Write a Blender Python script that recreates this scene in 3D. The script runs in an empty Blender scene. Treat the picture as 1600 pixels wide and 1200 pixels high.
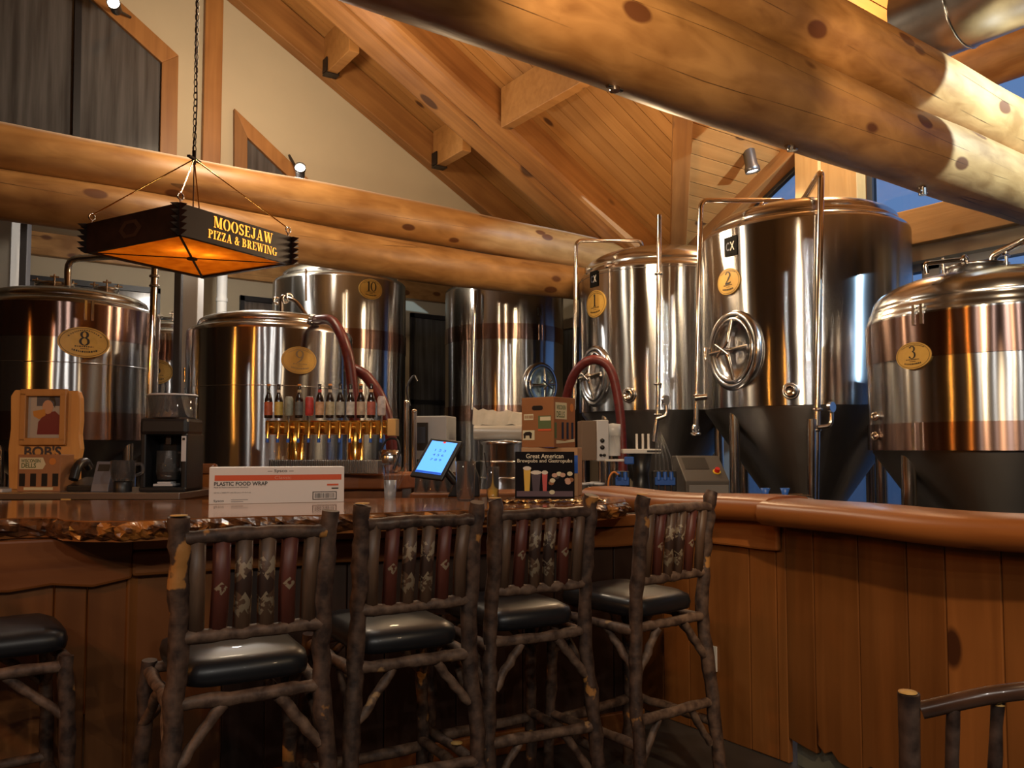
import bpy, bmesh, math, random
from mathutils import Vector, Matrix
random.seed(7)
R = math.radians
SC = bpy.context.scene
COL = SC.collection

# ------------------------------------------------------------------ camera
# The building runs along X (the trusses) and Y (the eaves); the camera looks 35 degrees off Y.
YAW, PITCH, EYE, F = R(-35), R(3), 1.34, 1270.0
CA, SA = math.cos(R(35)), math.sin(R(35))
cam_d = bpy.data.cameras.new('camera'); cam = bpy.data.objects.new('camera', cam_d); COL.objects.link(cam)
cam.location = (0, 0, EYE); cam.rotation_euler = (R(90) + PITCH, 0, YAW)
cam_d.sensor_width = 36; cam_d.lens = 36 * F / 1600; cam_d.shift_y = 34 / 1600
cam_d.clip_start = 0.05; cam_d.clip_end = 300
SC.camera = cam

def B(X, Y, z=0.0):
    """metres to the right of / in front of the viewer -> building coordinates"""
    return Vector((CA * X + SA * Y, -SA * X + CA * Y, z))
def ray(px, py):
    a, b = (px - 800) / F, (634 - py) / F
    y, z = math.cos(PITCH) - b * math.sin(PITCH), math.sin(PITCH) + b * math.cos(PITCH)
    return B(a, y, z), y
def at(px, py, Y):                      # point seen at a pixel of the photograph, Y metres ahead
    d, y = ray(px, py); return d * (Y / y) + Vector((0, 0, EYE))
def on_u(px, py, u):
    d, _ = ray(px, py); return d * (u / d.x) + Vector((0, 0, EYE))
def on_v(px, py, v):
    d, _ = ray(px, py); return d * (v / d.y) + Vector((0, 0, EYE))

# ------------------------------------------------------------------ world, lamps, exposure
world = bpy.data.worlds.new('dusk'); SC.world = world; world.use_nodes = True
bg = world.node_tree.nodes['Background']
bg.inputs[0].default_value = (0.24, 0.38, 0.68, 1); bg.inputs[1].default_value = 0.6
SC.view_settings.view_transform = 'Standard'; SC.view_settings.look = 'None'
SC.view_settings.gamma = 1; SC.view_settings.use_curve_mapping = False
SC.view_settings.exposure = 0.35

def lamp(name, loc, watt, col, radius=0.06, kind='POINT', aim=None, cone=60, blend=0.3):
    d = bpy.data.lights.new(name, kind); d.energy = watt; d.color = col
    d.shadow_soft_size = radius
    if kind == 'SPOT': d.spot_size = R(cone); d.spot_blend = blend
    o = bpy.data.objects.new(name, d); COL.objects.link(o); o.location = loc
    if aim is not None:
        o.rotation_euler = (Vector(aim) - Vector(loc)).to_track_quat('-Z', 'Y').to_euler()
    return o
AMBER, WARM, WHITE, COOL = (1.0, 0.36, 0.05), (1.0, 0.70, 0.40), (1.0, 0.92, 0.82), (0.50, 0.76, 1.0)
# ceiling and pendant lamps of the dining room behind the viewer, plus one added fill
for i, (x, y, z, w, c, r) in enumerate([
        (-2.3, 0.6, 2.45, 32, AMBER, 0.08), (-4.6, 1.3, 2.45, 36, AMBER, 0.08),
        (0.3, -1.2, 3.1, 36, WHITE, 0.03), (1.0, -1.9, 3.3, 36, WHITE, 0.03), (-0.5, -2.6, 3.2, 36, WHITE, 0.03),
        (2.0, -1.0, 3.2, 30, WHITE, 0.03), (-1.6, -2.2, 3.3, 30, WHITE, 0.03), (-3.4, -1.6, 3.3, 30, WHITE, 0.03),
        (1.35, 0.9, 2.35, 18, WARM, 0.06)]):  # last entry: unseen lamp added to brighten the log and half wall
    p = B(x, y, z)                        # shaded pendants: they throw light down and sideways, not up
    lamp('pendant_light', p, w, c, r, 'SPOT', p + Vector((0, 0, -1)), 176, 0.05)
# lamps over the bar and the brew floor, with unseen fills added
lamp('bar_downlight', B(-0.6, 5.4, 2.75), 14, WARM, 0.05)  # unseen general fill without a fixture
lamp('bar_downlight', B(-0.75, 3.3, 2.85), 26, WHITE, 0.05, 'SPOT', B(-0.75, 3.9, 1.1), 100, 0.7)  # unseen fill added to brighten the things on the bar
lamp('brew_floor_light', B(-2.4, 7.4, 3.3), 45, WHITE, 0.06)
lamp('log_wash', B(0.35, 1.7, 2.75), 115, WARM, 0.08, 'SPOT', B(1.35, 3.9, 3.2), 105, 0.6)  # unseen spot added to brighten the front of the near log
lamp('log_wash', B(1.9, 2.7, 3.0), 45, WARM, 0.08, 'SPOT', B(2.6, 4.7, 3.25), 100, 0.6)  # second unseen spot added for the right end of the log
lamp('wall_wash', B(0.75, 0.9, 2.9), 125, WARM, 0.05, 'SPOT', B(1.75, 3.0, 0.75), 52, 0.6)  # unseen spot added to brighten the half wall planks
lamp('uplight', B(0.9, 6.0, 3.0), 42, WARM, 0.15)
lamp('uplight', B(-1.7, 5.5, 4.15), 80, (1.0, 0.80, 0.56), 0.15)
lamp('dormer_light', (5.75, 3.55, 4.35), 50, WARM, 0.06)
lamp('window_flood', B(4.35, 3.3, 3.95), 1100, COOL, 0.02, 'SPOT', B(3.05, 5.0, 3.33), 44, 0.08)

# ------------------------------------------------------------------ mesh helpers
class MB:
    def __init__(s): s.v, s.f, s.sm = [], [], []
    def add(s, vs, fs, smooth=False):
        n = len(s.v); s.v += [tuple(p) for p in vs]
        s.f += [tuple(i + n for i in f) for f in fs]; s.sm += [smooth] * len(fs)
        return s
    def box(s, c, d, rz=0.0, rx=0.0, ry=0.0):
        m = Matrix.Rotation(rz, 3, 'Z') @ Matrix.Rotation(ry, 3, 'Y') @ Matrix.Rotation(rx, 3, 'X')
        vs = [Vector(c) + m @ Vector((d[0] * x / 2, d[1] * y / 2, d[2] * z / 2)) for z in (-1, 1) for y in (-1, 1) for x in (-1, 1)]
        return s.add(vs, [(0, 2, 3, 1), (4, 5, 7, 6), (0, 1, 5, 4), (2, 6, 7, 3), (0, 4, 6, 2), (1, 3, 7, 5)])
    def span(s, a, b): # axis-aligned box between two corners
        return s.box([(p + q) / 2 for p, q in zip(a, b)], [abs(q - p) for p, q in zip(a, b)])
    def tube(s, pts, r, seg=10, caps=True, flat=1.0):
        pts = [Vector(p) for p in pts]; n = len(pts)
        rr = r if isinstance(r, (list, tuple)) else [r] * n
        t0 = (pts[1] - pts[0]).normalized()
        up = Vector((0, 0, 1)) if abs(t0.z) < 0.9 else Vector((0, 1, 0))
        a = t0.cross(up).normalized(); vs, fs = [], []
        for i in range(n):
            t = (pts[min(i + 1, n - 1)] - pts[max(i - 1, 0)]).normalized()
            a = (a - t * a.dot(t)).normalized(); b = t.cross(a)
            for k in range(seg):
                w = 2 * math.pi * k / seg
                vs.append(pts[i] + a * (math.cos(w) * rr[i]) + b * (math.sin(w) * rr[i] * flat))
        for i in range(n - 1):
            for k in range(seg):
                k2 = (k + 1) % seg
                fs.append((i * seg + k, i * seg + k2, (i + 1) * seg + k2, (i + 1) * seg + k))
        s.add(vs, fs, True)
        if caps: s.add(vs[:seg], [tuple(range(seg - 1, -1, -1))]); s.add(vs[-seg:], [tuple(range(seg))])
        return s
    def lathe(s, prof, seg=24, c=(0, 0, 0), smooth=True, m=None):
        vs, fs = [], []
        for r, z in prof:
            for k in range(seg):
                w = 2 * math.pi * k / seg
                p = Vector((r * math.cos(w), r * math.sin(w), z))
                if m: p = m @ p
                vs.append(p + Vector(c))
        for i in range(len(prof) - 1):
            for k in range(seg):
                k2 = (k + 1) % seg
                fs.append((i * seg + k, i * seg + k2, (i + 1) * seg + k2, (i + 1) * seg + k))
        s.add(vs, fs, smooth)
        if prof[0][0] > 1e-5: s.add(vs[:seg], [tuple(range(seg - 1, -1, -1))])
        if prof[-1][0] > 1e-5: s.add(vs[-seg:], [tuple(range(seg))])
        return s
    def prism(s, poly, fn, a, b):       # 2-D outline swept between two values of the third axis
        n = len(poly)
        vs = [fn(x, y, a) for x, y in poly] + [fn(x, y, b) for x, y in poly]
        fs = [tuple(range(n - 1, -1, -1)), tuple(range(n, 2 * n))]
        fs += [(i, (i + 1) % n, n + (i + 1) % n, n + i) for i in range(n)]
        return s.add(vs, fs)
    def torus(s, R0, r, m=None, c=(0, 0, 0), sx=1.0, sy=1.0, seg=28, k=8):
        vs, fs = [], []
        for i in range(seg):
            w = 2 * math.pi * i / seg
            for j in range(k):
                q = 2 * math.pi * j / k
                p = Vector(((R0 * sx + r * math.cos(q)) * math.cos(w), (R0 * sy + r * math.cos(q)) * math.sin(w), r * math.sin(q)))
                if m: p = m @ p
                vs.append(p + Vector(c))
        for i in range(seg):
            for j in range(k):
                i2, j2 = (i + 1) % seg, (j + 1) % k
                fs.append((i * k + j, i2 * k + j, i2 * k + j2, i * k + j2))
        return s.add(vs, fs, True)
    def ball(s, c, r, seg=12):
        n = seg // 2
        return s.lathe([(r * math.sin(math.pi * i / n) + 1e-6, -r * math.cos(math.pi * i / n)) for i in range(n + 1)], seg, c)
    def mesh(s, name):
        me = bpy.data.meshes.new(name); me.from_pydata(s.v, [], s.f)
        me.polygons.foreach_set('use_smooth', s.sm); me.update()
        bm = bmesh.new(); bm.from_mesh(me); bmesh.ops.recalc_face_normals(bm, faces=bm.faces); bm.to_mesh(me); bm.free()
        return me
    def obj(s, name, mat, parent=None, bevel=0.0, label=None, **kw):
        me = s.mesh(name); me.materials.append(mat)
        o = bpy.data.objects.new(name, me); COL.objects.link(o)
        if parent: o.parent = parent
        if bevel:
            b = o.modifiers.new('bevel', 'BEVEL'); b.width = bevel; b.segments = 2; b.limit_method = 'ANGLE'
        if label: o['label'] = label
        for k, x in kw.items(): o[k] = x
        return o

def thing(name, label, cat, loc=(0, 0, 0), rz=0.0, group=None):
    o = bpy.data.objects.new(name, None); COL.objects.link(o); o.empty_display_size = 0.05
    o.location = loc; o.rotation_euler = (0, 0, rz); o['label'] = label; o['category'] = cat
    if group: o['group'] = group
    return o
def tag(o, label, cat, group=None):
    o['label'] = label; o['category'] = cat
    if group: o['group'] = group
    return o
def struct(o): o['kind'] = 'structure'; return o
def copy_tree(o, parent=None):
    c = o.copy(); COL.objects.link(c)
    if parent: c.parent = parent
    for ch in list(o.children): copy_tree(ch, c)
    return c
def fillet(pts, r, n=4):
    pts = [Vector(p) for p in pts]; out = [pts[0]]
    for i in range(1, len(pts) - 1):
        a, b, c = pts[i - 1], pts[i], pts[i + 1]
        d = min(r, (a - b).length * .45, (c - b).length * .45)
        p, q = b + (a - b).normalized() * d, b + (c - b).normalized() * d
        for k in range(n + 1):
            t = k / n; out.append(p * (1 - t) ** 2 + b * (2 * t * (1 - t)) + q * t * t)
    return out + [pts[-1]]
def spline(pts, n=8):                   # smooth curve through points
    pts = [Vector(p) for p in pts]; out = []
    P = [pts[0] * 2 - pts[1]] + pts + [pts[-1] * 2 - pts[-2]]
    for i in range(1, len(P) - 2):
        a, b, c, d = P[i - 1], P[i], P[i + 1], P[i + 2]
        for k in range(n):
            t = k / n
            out.append(.5 * ((2 * b) + (c - a) * t + (2 * a - 5 * b + 4 * c - d) * t * t + (3 * b - a - 3 * c + d) * t ** 3))
    return out + [pts[-1]]

# ------------------------------------------------------------------ lettering
_txt = {}
def glyphs(s, bold=0.0):
    key = (s, bold)
    if key not in _txt:
        cu = bpy.data.curves.new('t', 'FONT'); cu.body = s; cu.size = 1; cu.offset = bold; cu.resolution_u = 3
        o = bpy.data.objects.new('t', cu); COL.objects.link(o)
        bpy.context.view_layer.update()
        me = bpy.data.meshes.new_from_object(o.evaluated_get(bpy.context.evaluated_depsgraph_get()))
        vs = [(v.co.x, v.co.y) for v in me.vertices]; fs = [tuple(p.vertices) for p in me.polygons]
        bpy.data.objects.remove(o); bpy.data.curves.remove(cu); bpy.data.meshes.remove(me)
        x0, x1 = min(v[0] for v in vs), max(v[0] for v in vs); y0, y1 = min(v[1] for v in vs), max(v[1] for v in vs)
        _txt[key] = ([((x - x0) / (x1 - x0) - .5, (y - y0) / (y1 - y0) - .5) for x, y in vs], fs, (x1 - x0) / (y1 - y0))
    return _txt[key]
def text(name, s, w, h, fn, mat, parent, bold=0.0, label=None):
    vs, fs, asp = glyphs(s, bold)
    if h is None: h = w / asp
    if w is None: w = h * asp
    m = MB(); m.add([fn(x * w, y * h) for x, y in vs], fs)
    return m.obj(name, mat, parent, label=label)
for _s, _b in [('X', .02), ('C', .02),
               ('Sysco', .01), ('Classic', 0), ('PLASTIC FOOD WRAP', .02), ('18 IN x 3000 FT (45.72 cm x 914.4 m)', 0), ('Papel de Plastico para Envolver Alimentos', 0),
               ("BOB'S", .03), ('WISCONSIN', .02), ('DELLS', .02), ('Great American', .01), ('Brewpubs and Gastropubs', .01), ('1 2 3', 0), ('4 5 6', 0), ('7 8 9', 0)]:
    glyphs(_s, _b)
# bold stencil capitals for the lantern: each glyph is a list of outlines in a box one unit high
def _rect(a, b, c, d): return [(a, b), (c, b), (c, d), (a, d)]
def _cres(cx, cy, ro, ri, h, hi, a0, a1, n=10):
    o = [(cx + ro * math.cos(R(a0 + (a1 - a0) * i / n)), cy + h * math.sin(R(a0 + (a1 - a0) * i / n))) for i in range(n + 1)]
    q = [(cx + ri * math.cos(R(a0 + (a1 - a0) * i / n)), cy + hi * math.sin(R(a0 + (a1 - a0) * i / n))) for i in range(n + 1)]
    return o + q[::-1]
def _diag(x0, y0, x1, y1, w): return [(x0 - w / 2, y0), (x0 + w / 2, y0), (x1 + w / 2, y1), (x1 - w / 2, y1)]
STEN = {
 'M': (1.05, [_rect(.09, .04, .17, 1), _rect(.76, .04, .96, 1), _diag(.22, 1, .53, .08, .22), _diag(.82, 1, .58, .08, .08), _rect(0, 0, .27, .07), _rect(.66, 0, 1.05, .07), _rect(0, .93, .3, 1), _rect(.78, .93, 1.05, 1)]),
 'O': (.9, [_cres(.42, .5, .42, .2, .52, .43, 95, 265), _cres(.48, .5, .42, .2, .52, .43, -85, 85)]),
 'S': (.66, [_cres(.33, .73, .31, .12, .29, .19, 20, 180), _cres(.33, .27, .33, .14, .29, .19, 200, 360), [(.02, .75), (.1, .55), (.6, .22), (.66, .3), (.6, .45), (.2, .68), (.2, .75)], _rect(.52, .74, .58, 1), _rect(.04, 0, .1, .28)]),
 'E': (.75, [_rect(.1, 0, .31, 1), _rect(.35, .92, .7, 1), _rect(.35, 0, .72, .08), _rect(.35, .46, .55, .54), _rect(.62, .72, .7, 1), _rect(.64, 0, .72, .3), _rect(0, .93, .31, 1), _rect(0, 0, .31, .07)]),
 'J': (.62, [_rect(.3, .2, .51, 1), _rect(.18, .93, .62, 1), _cres(.26, .2, .25, .1, .22, .14, 180, 360), _cres(.09, .2, .1, .01, .1, .01, 0, 360)]),
 'A': (.92, [_diag(.18, 0, .44, 1, .08), _diag(.72, 0, .47, 1, .22), _rect(.24, .26, .55, .33), _rect(0, 0, .32, .07), _rect(.54, 0, .92, .07)]),
 'W': (1.25, [_diag(.16, 1, .38, 0, .21), _diag(.6, 1, .42, 0, .08), _diag(.62, 1, .84, 0, .21), _diag(1.1, 1, .9, 0, .08), _rect(0, .93, .34, 1), _rect(.46, .93, .8, 1), _rect(.98, .93, 1.25, 1)]),
 'P': (.75, [_rect(.1, 0, .31, 1), _cres(.36, .73, .37, .16, .27, .19, -90, 90), _rect(0, 0, .42, .07), _rect(0, .93, .31, 1)]),
 'I': (.42, [_rect(.1, 0, .31, 1), _rect(0, 0, .42, .07), _rect(0, .93, .42, 1)]),
 'Z': (.74, [_rect(.04, .92, .7, 1), _rect(.04, 0, .72, .08), _diag(.16, .06, .56, .94, .24), _rect(.04, .72, .11, 1), _rect(.65, 0, .72, .3)]),
 '&': (.85, [_cres(.36, .76, .22, .08, .24, .15, 0, 360, 14), _cres(.34, .26, .33, .13, .27, .19, 100, 350, 14), _diag(.7, 0, .28, .7, .16), _rect(.58, .45, .85, .52), _diag(.62, .2, .72, .48, .07)]),
 'B': (.8, [_rect(.1, 0, .31, 1), _cres(.36, .75, .33, .14, .25, .18, -90, 90), _cres(.36, .27, .4, .18, .27, .19, -90, 90), _rect(0, 0, .31, .07), _rect(0, .93, .31, 1)]),
 'R': (.86, [_rect(.1, 0, .31, 1), _cres(.36, .74, .35, .15, .26, .18, -90, 90), _diag(.68, 0, .46, .5, .2), _rect(0, 0, .42, .07), _rect(.6, 0, .86, .07), _rect(0, .93, .31, 1)]),
 'N': (.95, [_rect(.1, 0, .17, 1), _rect(.76, 0, .83, 1), _diag(.74, 0, .2, 1, .22), _rect(0, 0, .28, .07), _rect(0, .93, .22, 1), _rect(.64, .93, .95, 1)]),
 'G': (.92, [_cres(.42, .5, .42, .2, .52, .43, 95, 265), _cres(.48, .5, .34, .2, .52, .44, 40, 85), _cres(.48, .5, .34, .2, .52, .44, -85, -30), _rect(.58, .04, .79, .42), _rect(.5, .37, .92, .44)]),
}
def stencil(name, s, w, h, fn, mat, parent):
    x, items = 0.0, []
    for ch in s:
        if ch == ' ': x += .38; continue
        wd, polys = STEN[ch]
        items += [[(x + a, b) for a, b in p] for p in polys]; x += wd + .09
    k = w / x; m = MB()
    for p in items: m.add([fn(a * k - w / 2, b * h - h / 2) for a, b in p], [tuple(range(len(p)))])
    return m.obj(name, mat, parent)

# serif numerals drawn with thick and thin strokes
def _ell(cx, cy, rx, ry, a0=0, a1=360, n=28, lo=.035, hi=.085):
    return [(cx + rx * math.cos(R(a0 + (a1 - a0) * i / n)), cy + ry * math.sin(R(a0 + (a1 - a0) * i / n)), lo + (hi - lo) * abs(math.cos(R(a0 + (a1 - a0) * i / n))) ** 1.5) for i in range(n + 1)]
_six = [_ell(.30, .30, .22, .28), [(.09, .34, .08), (.12, .55, .08), (.22, .78, .07), (.36, .92, .05), (.50, .98, .03)]]
NUM = {'0': [_ell(.3, .5, .23, .48)], '6': _six, '9': [[(.6 - x, 1 - y, w) for x, y, w in st] for st in _six],
       '8': [_ell(.30, .75, .17, .22), _ell(.30, .27, .22, .26)],
       '1': [[(.30, .03, .09), (.30, .98, .09)], [(.16, .02, .04), (.44, .02, .04)], [(.14, .86, .03), (.22, .90, .04), (.32, .97, .05)]],
       '2': [_ell(.30, .73, .20, .25, 165, -25) + [(.38, .48, .07), (.24, .26, .055), (.08, .05, .05)], [(.06, .05, .09), (.40, .05, .10), (.52, .10, .05), (.55, .2, .02)]],
       '3': [_ell(.28, .76, .18, .22, 160, -85), _ell(.28, .27, .22, .27, 88, -160)]}
def numeral(name, s, w, h, fn, mat, parent, label=None):
    m = MB(); k = len(s); cw = .46 if '1' in s and k > 1 else .62
    for i, ch in enumerate(s):
        ox = (i - (k - 1) / 2) * cw - .30
        for st in NUM[ch]:
            vs = []
            for j, (x, y, t) in enumerate(st):
                a, b = st[max(0, j - 1)], st[min(len(st) - 1, j + 1)]; dx, dy = b[0] - a[0], b[1] - a[1]; L = math.hypot(dx, dy) or 1
                nx, ny = -dy / L * t * .8, dx / L * t * .8
                for q in (-1, 1): vs.append(fn((x + ox + q * nx) * w, (y - .5 + q * ny) * h))
            m.add(vs, [(2 * j, 2 * j + 1, 2 * j + 3, 2 * j + 2) for j in range(len(st) - 1)])
    return m.obj(name, mat, parent, label=label)
def scribble(name, w, h, fn, mat, parent, n=9, seed=1, bend=0.0):
    """a line of print too small to read"""
    r_ = random.Random(seed); m = MB(); x = -w / 2
    while x < w / 2:
        d = w / n * r_.uniform(.3, .8); y = bend * x * x
        m.add([fn(x, y - h / 2), fn(x + d, y - h / 2), fn(x + d, y + h / 2), fn(x, y + h / 2)], [(0, 1, 2, 3)]); x += d + w / n * .35
    return m.obj(name, mat, parent)

# ------------------------------------------------------------------ materials
def new_mat(name):
    m = bpy.data.materials.new(name); m.use_nodes = True
    return m, m.node_tree.nodes, m.node_tree.links, m.node_tree.nodes['Principled BSDF']
def plain(name, col, rough=.5, metal=0.0, emit=0.0, var=0.0, scale=8.0, coat=0.0, bump=0.0, spec=.5, trans=0.0):
    m, n, l, b = new_mat(name)
    b.inputs['Base Color'].default_value = (*col, 1); b.inputs['Roughness'].default_value = rough
    b.inputs['Metallic'].default_value = metal; b.inputs['Coat Weight'].default_value = coat
    b.inputs['Specular IOR Level'].default_value = spec; b.inputs['Transmission Weight'].default_value = trans
    if emit: b.inputs['Emission Color'].default_value = (*col, 1); b.inputs['Emission Strength'].default_value = emit
    if var or bump:
        tc = n.new('ShaderNodeTexCoord'); nz = n.new('ShaderNodeTexNoise'); nz.inputs['Scale'].default_value = scale; nz.inputs['Detail'].default_value = 5
        l.new(tc.outputs['Object'], nz.inputs['Vector'])
        if var:
            cr = n.new('ShaderNodeValToRGB'); cr.color_ramp.elements[0].position = .3; cr.color_ramp.elements[1].position = .7
            cr.color_ramp.elements[0].color = (*[c * (1 - var) for c in col], 1); cr.color_ramp.elements[1].color = (*[min(1, c * (1 + var)) for c in col], 1)
            l.new(nz.outputs['Fac'], cr.inputs['Fac']); l.new(cr.outputs['Color'], b.inputs['Base Color'])
        if bump:
            bp = n.new('ShaderNodeBump'); bp.inputs['Strength'].default_value = bump; bp.inputs['Distance'].default_value = .01
            l.new(nz.outputs['Fac'], bp.inputs['Height']); l.new(bp.outputs['Normal'], b.inputs['Normal'])
    return m
def wood(name, dark, light, axis='x', rough=.45, scale=5.0, stretch=.08, knots=True, coat=0.0, bump=.15, knot=(.09, .035, .012), vary=.25, kscale=1.0, ksize=1.0, crack=0.0, dust=0.0, blotch=.35, ramp=.14):
    """grain drawn out along one local axis, round knots, a little difference from piece to piece"""
    m, n, l, b = new_mat(name)
    tc = n.new('ShaderNodeTexCoord'); oi = n.new('ShaderNodeObjectInfo')
    off = n.new('ShaderNodeVectorMath'); off.operation = 'MULTIPLY_ADD'
    l.new(oi.outputs['Random'], off.inputs[0]); off.inputs[1].default_value = (7.3, 9.1, 5.7); l.new(tc.outputs['Object'], off.inputs[2])
    mp = n.new('ShaderNodeMapping'); s = [1.0, 1.0, 1.0]; s['xyz'.index(axis)] = stretch; mp.inputs['Scale'].default_value = s
    l.new(off.outputs[0], mp.inputs['Vector'])
    nz = n.new('ShaderNodeTexNoise'); nz.inputs['Scale'].default_value = scale * 4; nz.inputs['Detail'].default_value = 6; nz.inputs['Distortion'].default_value = .6
    l.new(mp.outputs['Vector'], nz.inputs['Vector'])
    nb = n.new('ShaderNodeTexNoise'); nb.inputs['Scale'].default_value = scale * blotch; nb.inputs['Detail'].default_value = 3; l.new(off.outputs[0], nb.inputs['Vector'])
    ad = n.new('ShaderNodeMath'); ad.operation = 'MULTIPLY_ADD'; ad.inputs[1].default_value = .5
    l.new(nb.outputs['Fac'], ad.inputs[0])
    hf = n.new('ShaderNodeMath'); hf.operation = 'MULTIPLY'; hf.inputs[1].default_value = .5; l.new(nz.outputs['Fac'], hf.inputs[0]); l.new(hf.outputs[0], ad.inputs[2])
    cr = n.new('ShaderNodeValToRGB'); e = cr.color_ramp.elements
    e[0].position, e[1].position = .5 - ramp, .5 + ramp; e[0].color, e[1].color = (*dark, 1), (*light, 1)
    l.new(ad.outputs[0], cr.inputs['Fac']); col = cr.outputs['Color']
    if knots:
        mk = n.new('ShaderNodeMapping'); s2 = [2.2 * kscale] * 3; s2['xyz'.index(axis)] = 1.1 * kscale; mk.inputs['Scale'].default_value = s2
        l.new(off.outputs[0], mk.inputs['Vector'])
        vo = n.new('ShaderNodeTexVoronoi'); vo.inputs['Scale'].default_value = 1.0; l.new(mk.outputs['Vector'], vo.inputs['Vector'])
        kr = n.new('ShaderNodeValToRGB'); ke = kr.color_ramp.elements
        ke[0].position, ke[0].color = .07 * ksize, (1, 1, 1, 1); ke[1].position, ke[1].color = .09 * ksize, (0, 0, 0, 1)
        l.new(vo.outputs['Distance'], kr.inputs['Fac'])
        mx = n.new('ShaderNodeMix'); mx.data_type = 'RGBA'; l.new(kr.outputs['Color'], mx.inputs[0]); l.new(col, mx.inputs[6]); mx.inputs[7].default_value = (*knot, 1)
        col = mx.outputs[2]
    if crack:                            # drying checks that run with the grain
        mc_ = n.new('ShaderNodeMapping'); s3 = [3.2] * 3; s3['xyz'.index(axis)] = .10; mc_.inputs['Scale'].default_value = s3; l.new(off.outputs[0], mc_.inputs['Vector'])
        nc = n.new('ShaderNodeTexNoise'); nc.inputs['Scale'].default_value = 1.0; nc.inputs['Detail'].default_value = 1.2; l.new(mc_.outputs['Vector'], nc.inputs['Vector'])
        d1 = n.new('ShaderNodeMath'); d1.operation = 'SUBTRACT'; d1.inputs[1].default_value = .52; l.new(nc.outputs['Fac'], d1.inputs[0])
        d2 = n.new('ShaderNodeMath'); d2.operation = 'ABSOLUTE'; l.new(d1.outputs[0], d2.inputs[0])
        d3 = n.new('ShaderNodeMath'); d3.operation = 'LESS_THAN'; d3.inputs[1].default_value = .0028; l.new(d2.outputs[0], d3.inputs[0])
        d4 = n.new('ShaderNodeMath'); d4.operation = 'MULTIPLY'; l.new(d3.outputs[0], d4.inputs[0]); d5 = n.new('ShaderNodeMapRange'); d5.inputs['From Min'].default_value = .42; d5.inputs['From Max'].default_value = .58; d5.inputs['To Max'].default_value = crack; l.new(nb.outputs['Fac'], d5.inputs['Value']); l.new(d5.outputs['Result'], d4.inputs[1])
        mx = n.new('ShaderNodeMix'); mx.data_type = 'RGBA'; l.new(d4.outputs[0], mx.inputs[0]); l.new(col, mx.inputs[6]); mx.inputs[7].default_value = (.04, .014, .005, 1); col = mx.outputs[2]
    if dust:                             # settled dust on the upward side
        ge = n.new('ShaderNodeNewGeometry'); sx = n.new('ShaderNodeSeparateXYZ'); l.new(ge.outputs['Normal'], sx.inputs[0])
        dr = n.new('ShaderNodeMapRange'); dr.inputs['From Min'].default_value = .72; dr.inputs['From Max'].default_value = .9; dr.inputs['To Max'].default_value = dust; l.new(sx.outputs['Z'], dr.inputs['Value'])
        mx = n.new('ShaderNodeMix'); mx.data_type = 'RGBA'; l.new(dr.outputs['Result'], mx.inputs[0]); l.new(col, mx.inputs[6]); mx.inputs[7].default_value = (.60, .52, .42, 1); col = mx.outputs[2]
    hv = n.new('ShaderNodeHueSaturation'); mr = n.new('ShaderNodeMapRange'); mr.inputs['To Min'].default_value = 1 - vary; mr.inputs['To Max'].default_value = 1 + vary
    l.new(oi.outputs['Random'], mr.inputs['Value']); l.new(mr.outputs['Result'], hv.inputs['Value']); l.new(col, hv.inputs['Color'])
    l.new(hv.outputs['Color'], b.inputs['Base Color'])
    b.inputs['Roughness'].default_value = rough; b.inputs['Coat Weight'].default_value = coat; b.inputs['Coat Roughness'].default_value = .08
    bp = n.new('ShaderNodeBump'); bp.inputs['Strength'].default_value = bump; bp.inputs['Distance'].default_value = .01
    l.new(nz.outputs['Fac'], bp.inputs['Height']); l.new(bp.outputs['Normal'], b.inputs['Normal'])
    return m
def steel(name, col=(.56, .53, .50), rough=.3, aniso=.85, wave=.12, brush=True):
    m, n, l, b = new_mat(name)
    b.inputs['Base Color'].default_value = (*col, 1); b.inputs['Metallic'].default_value = 1; b.inputs['Roughness'].default_value = rough
    b.inputs['Anisotropic'].default_value = aniso; b.inputs['Anisotropic Rotation'].default_value = .25
    if aniso:
        tg = n.new('ShaderNodeTangent'); tg.direction_type = 'RADIAL'; tg.axis = 'Z'; l.new(tg.outputs['Tangent'], b.inputs['Tangent'])
    tc = n.new('ShaderNodeTexCoord'); nz = n.new('ShaderNodeTexNoise'); nz.inputs['Scale'].default_value = 2.6; nz.inputs['Detail'].default_value = 1
    mp = n.new('ShaderNodeMapping'); mp.inputs['Scale'].default_value = (2.2, 2.2, .7); l.new(tc.outputs['Object'], mp.inputs['Vector']); l.new(mp.outputs['Vector'], nz.inputs['Vector'])
    bp = n.new('ShaderNodeBump'); bp.inputs['Strength'].default_value = wave; bp.inputs['Distance'].default_value = .05
    l.new(nz.outputs['Fac'], bp.inputs['Height']); l.new(bp.outputs['Normal'], b.inputs['Normal'])
    return m
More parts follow.
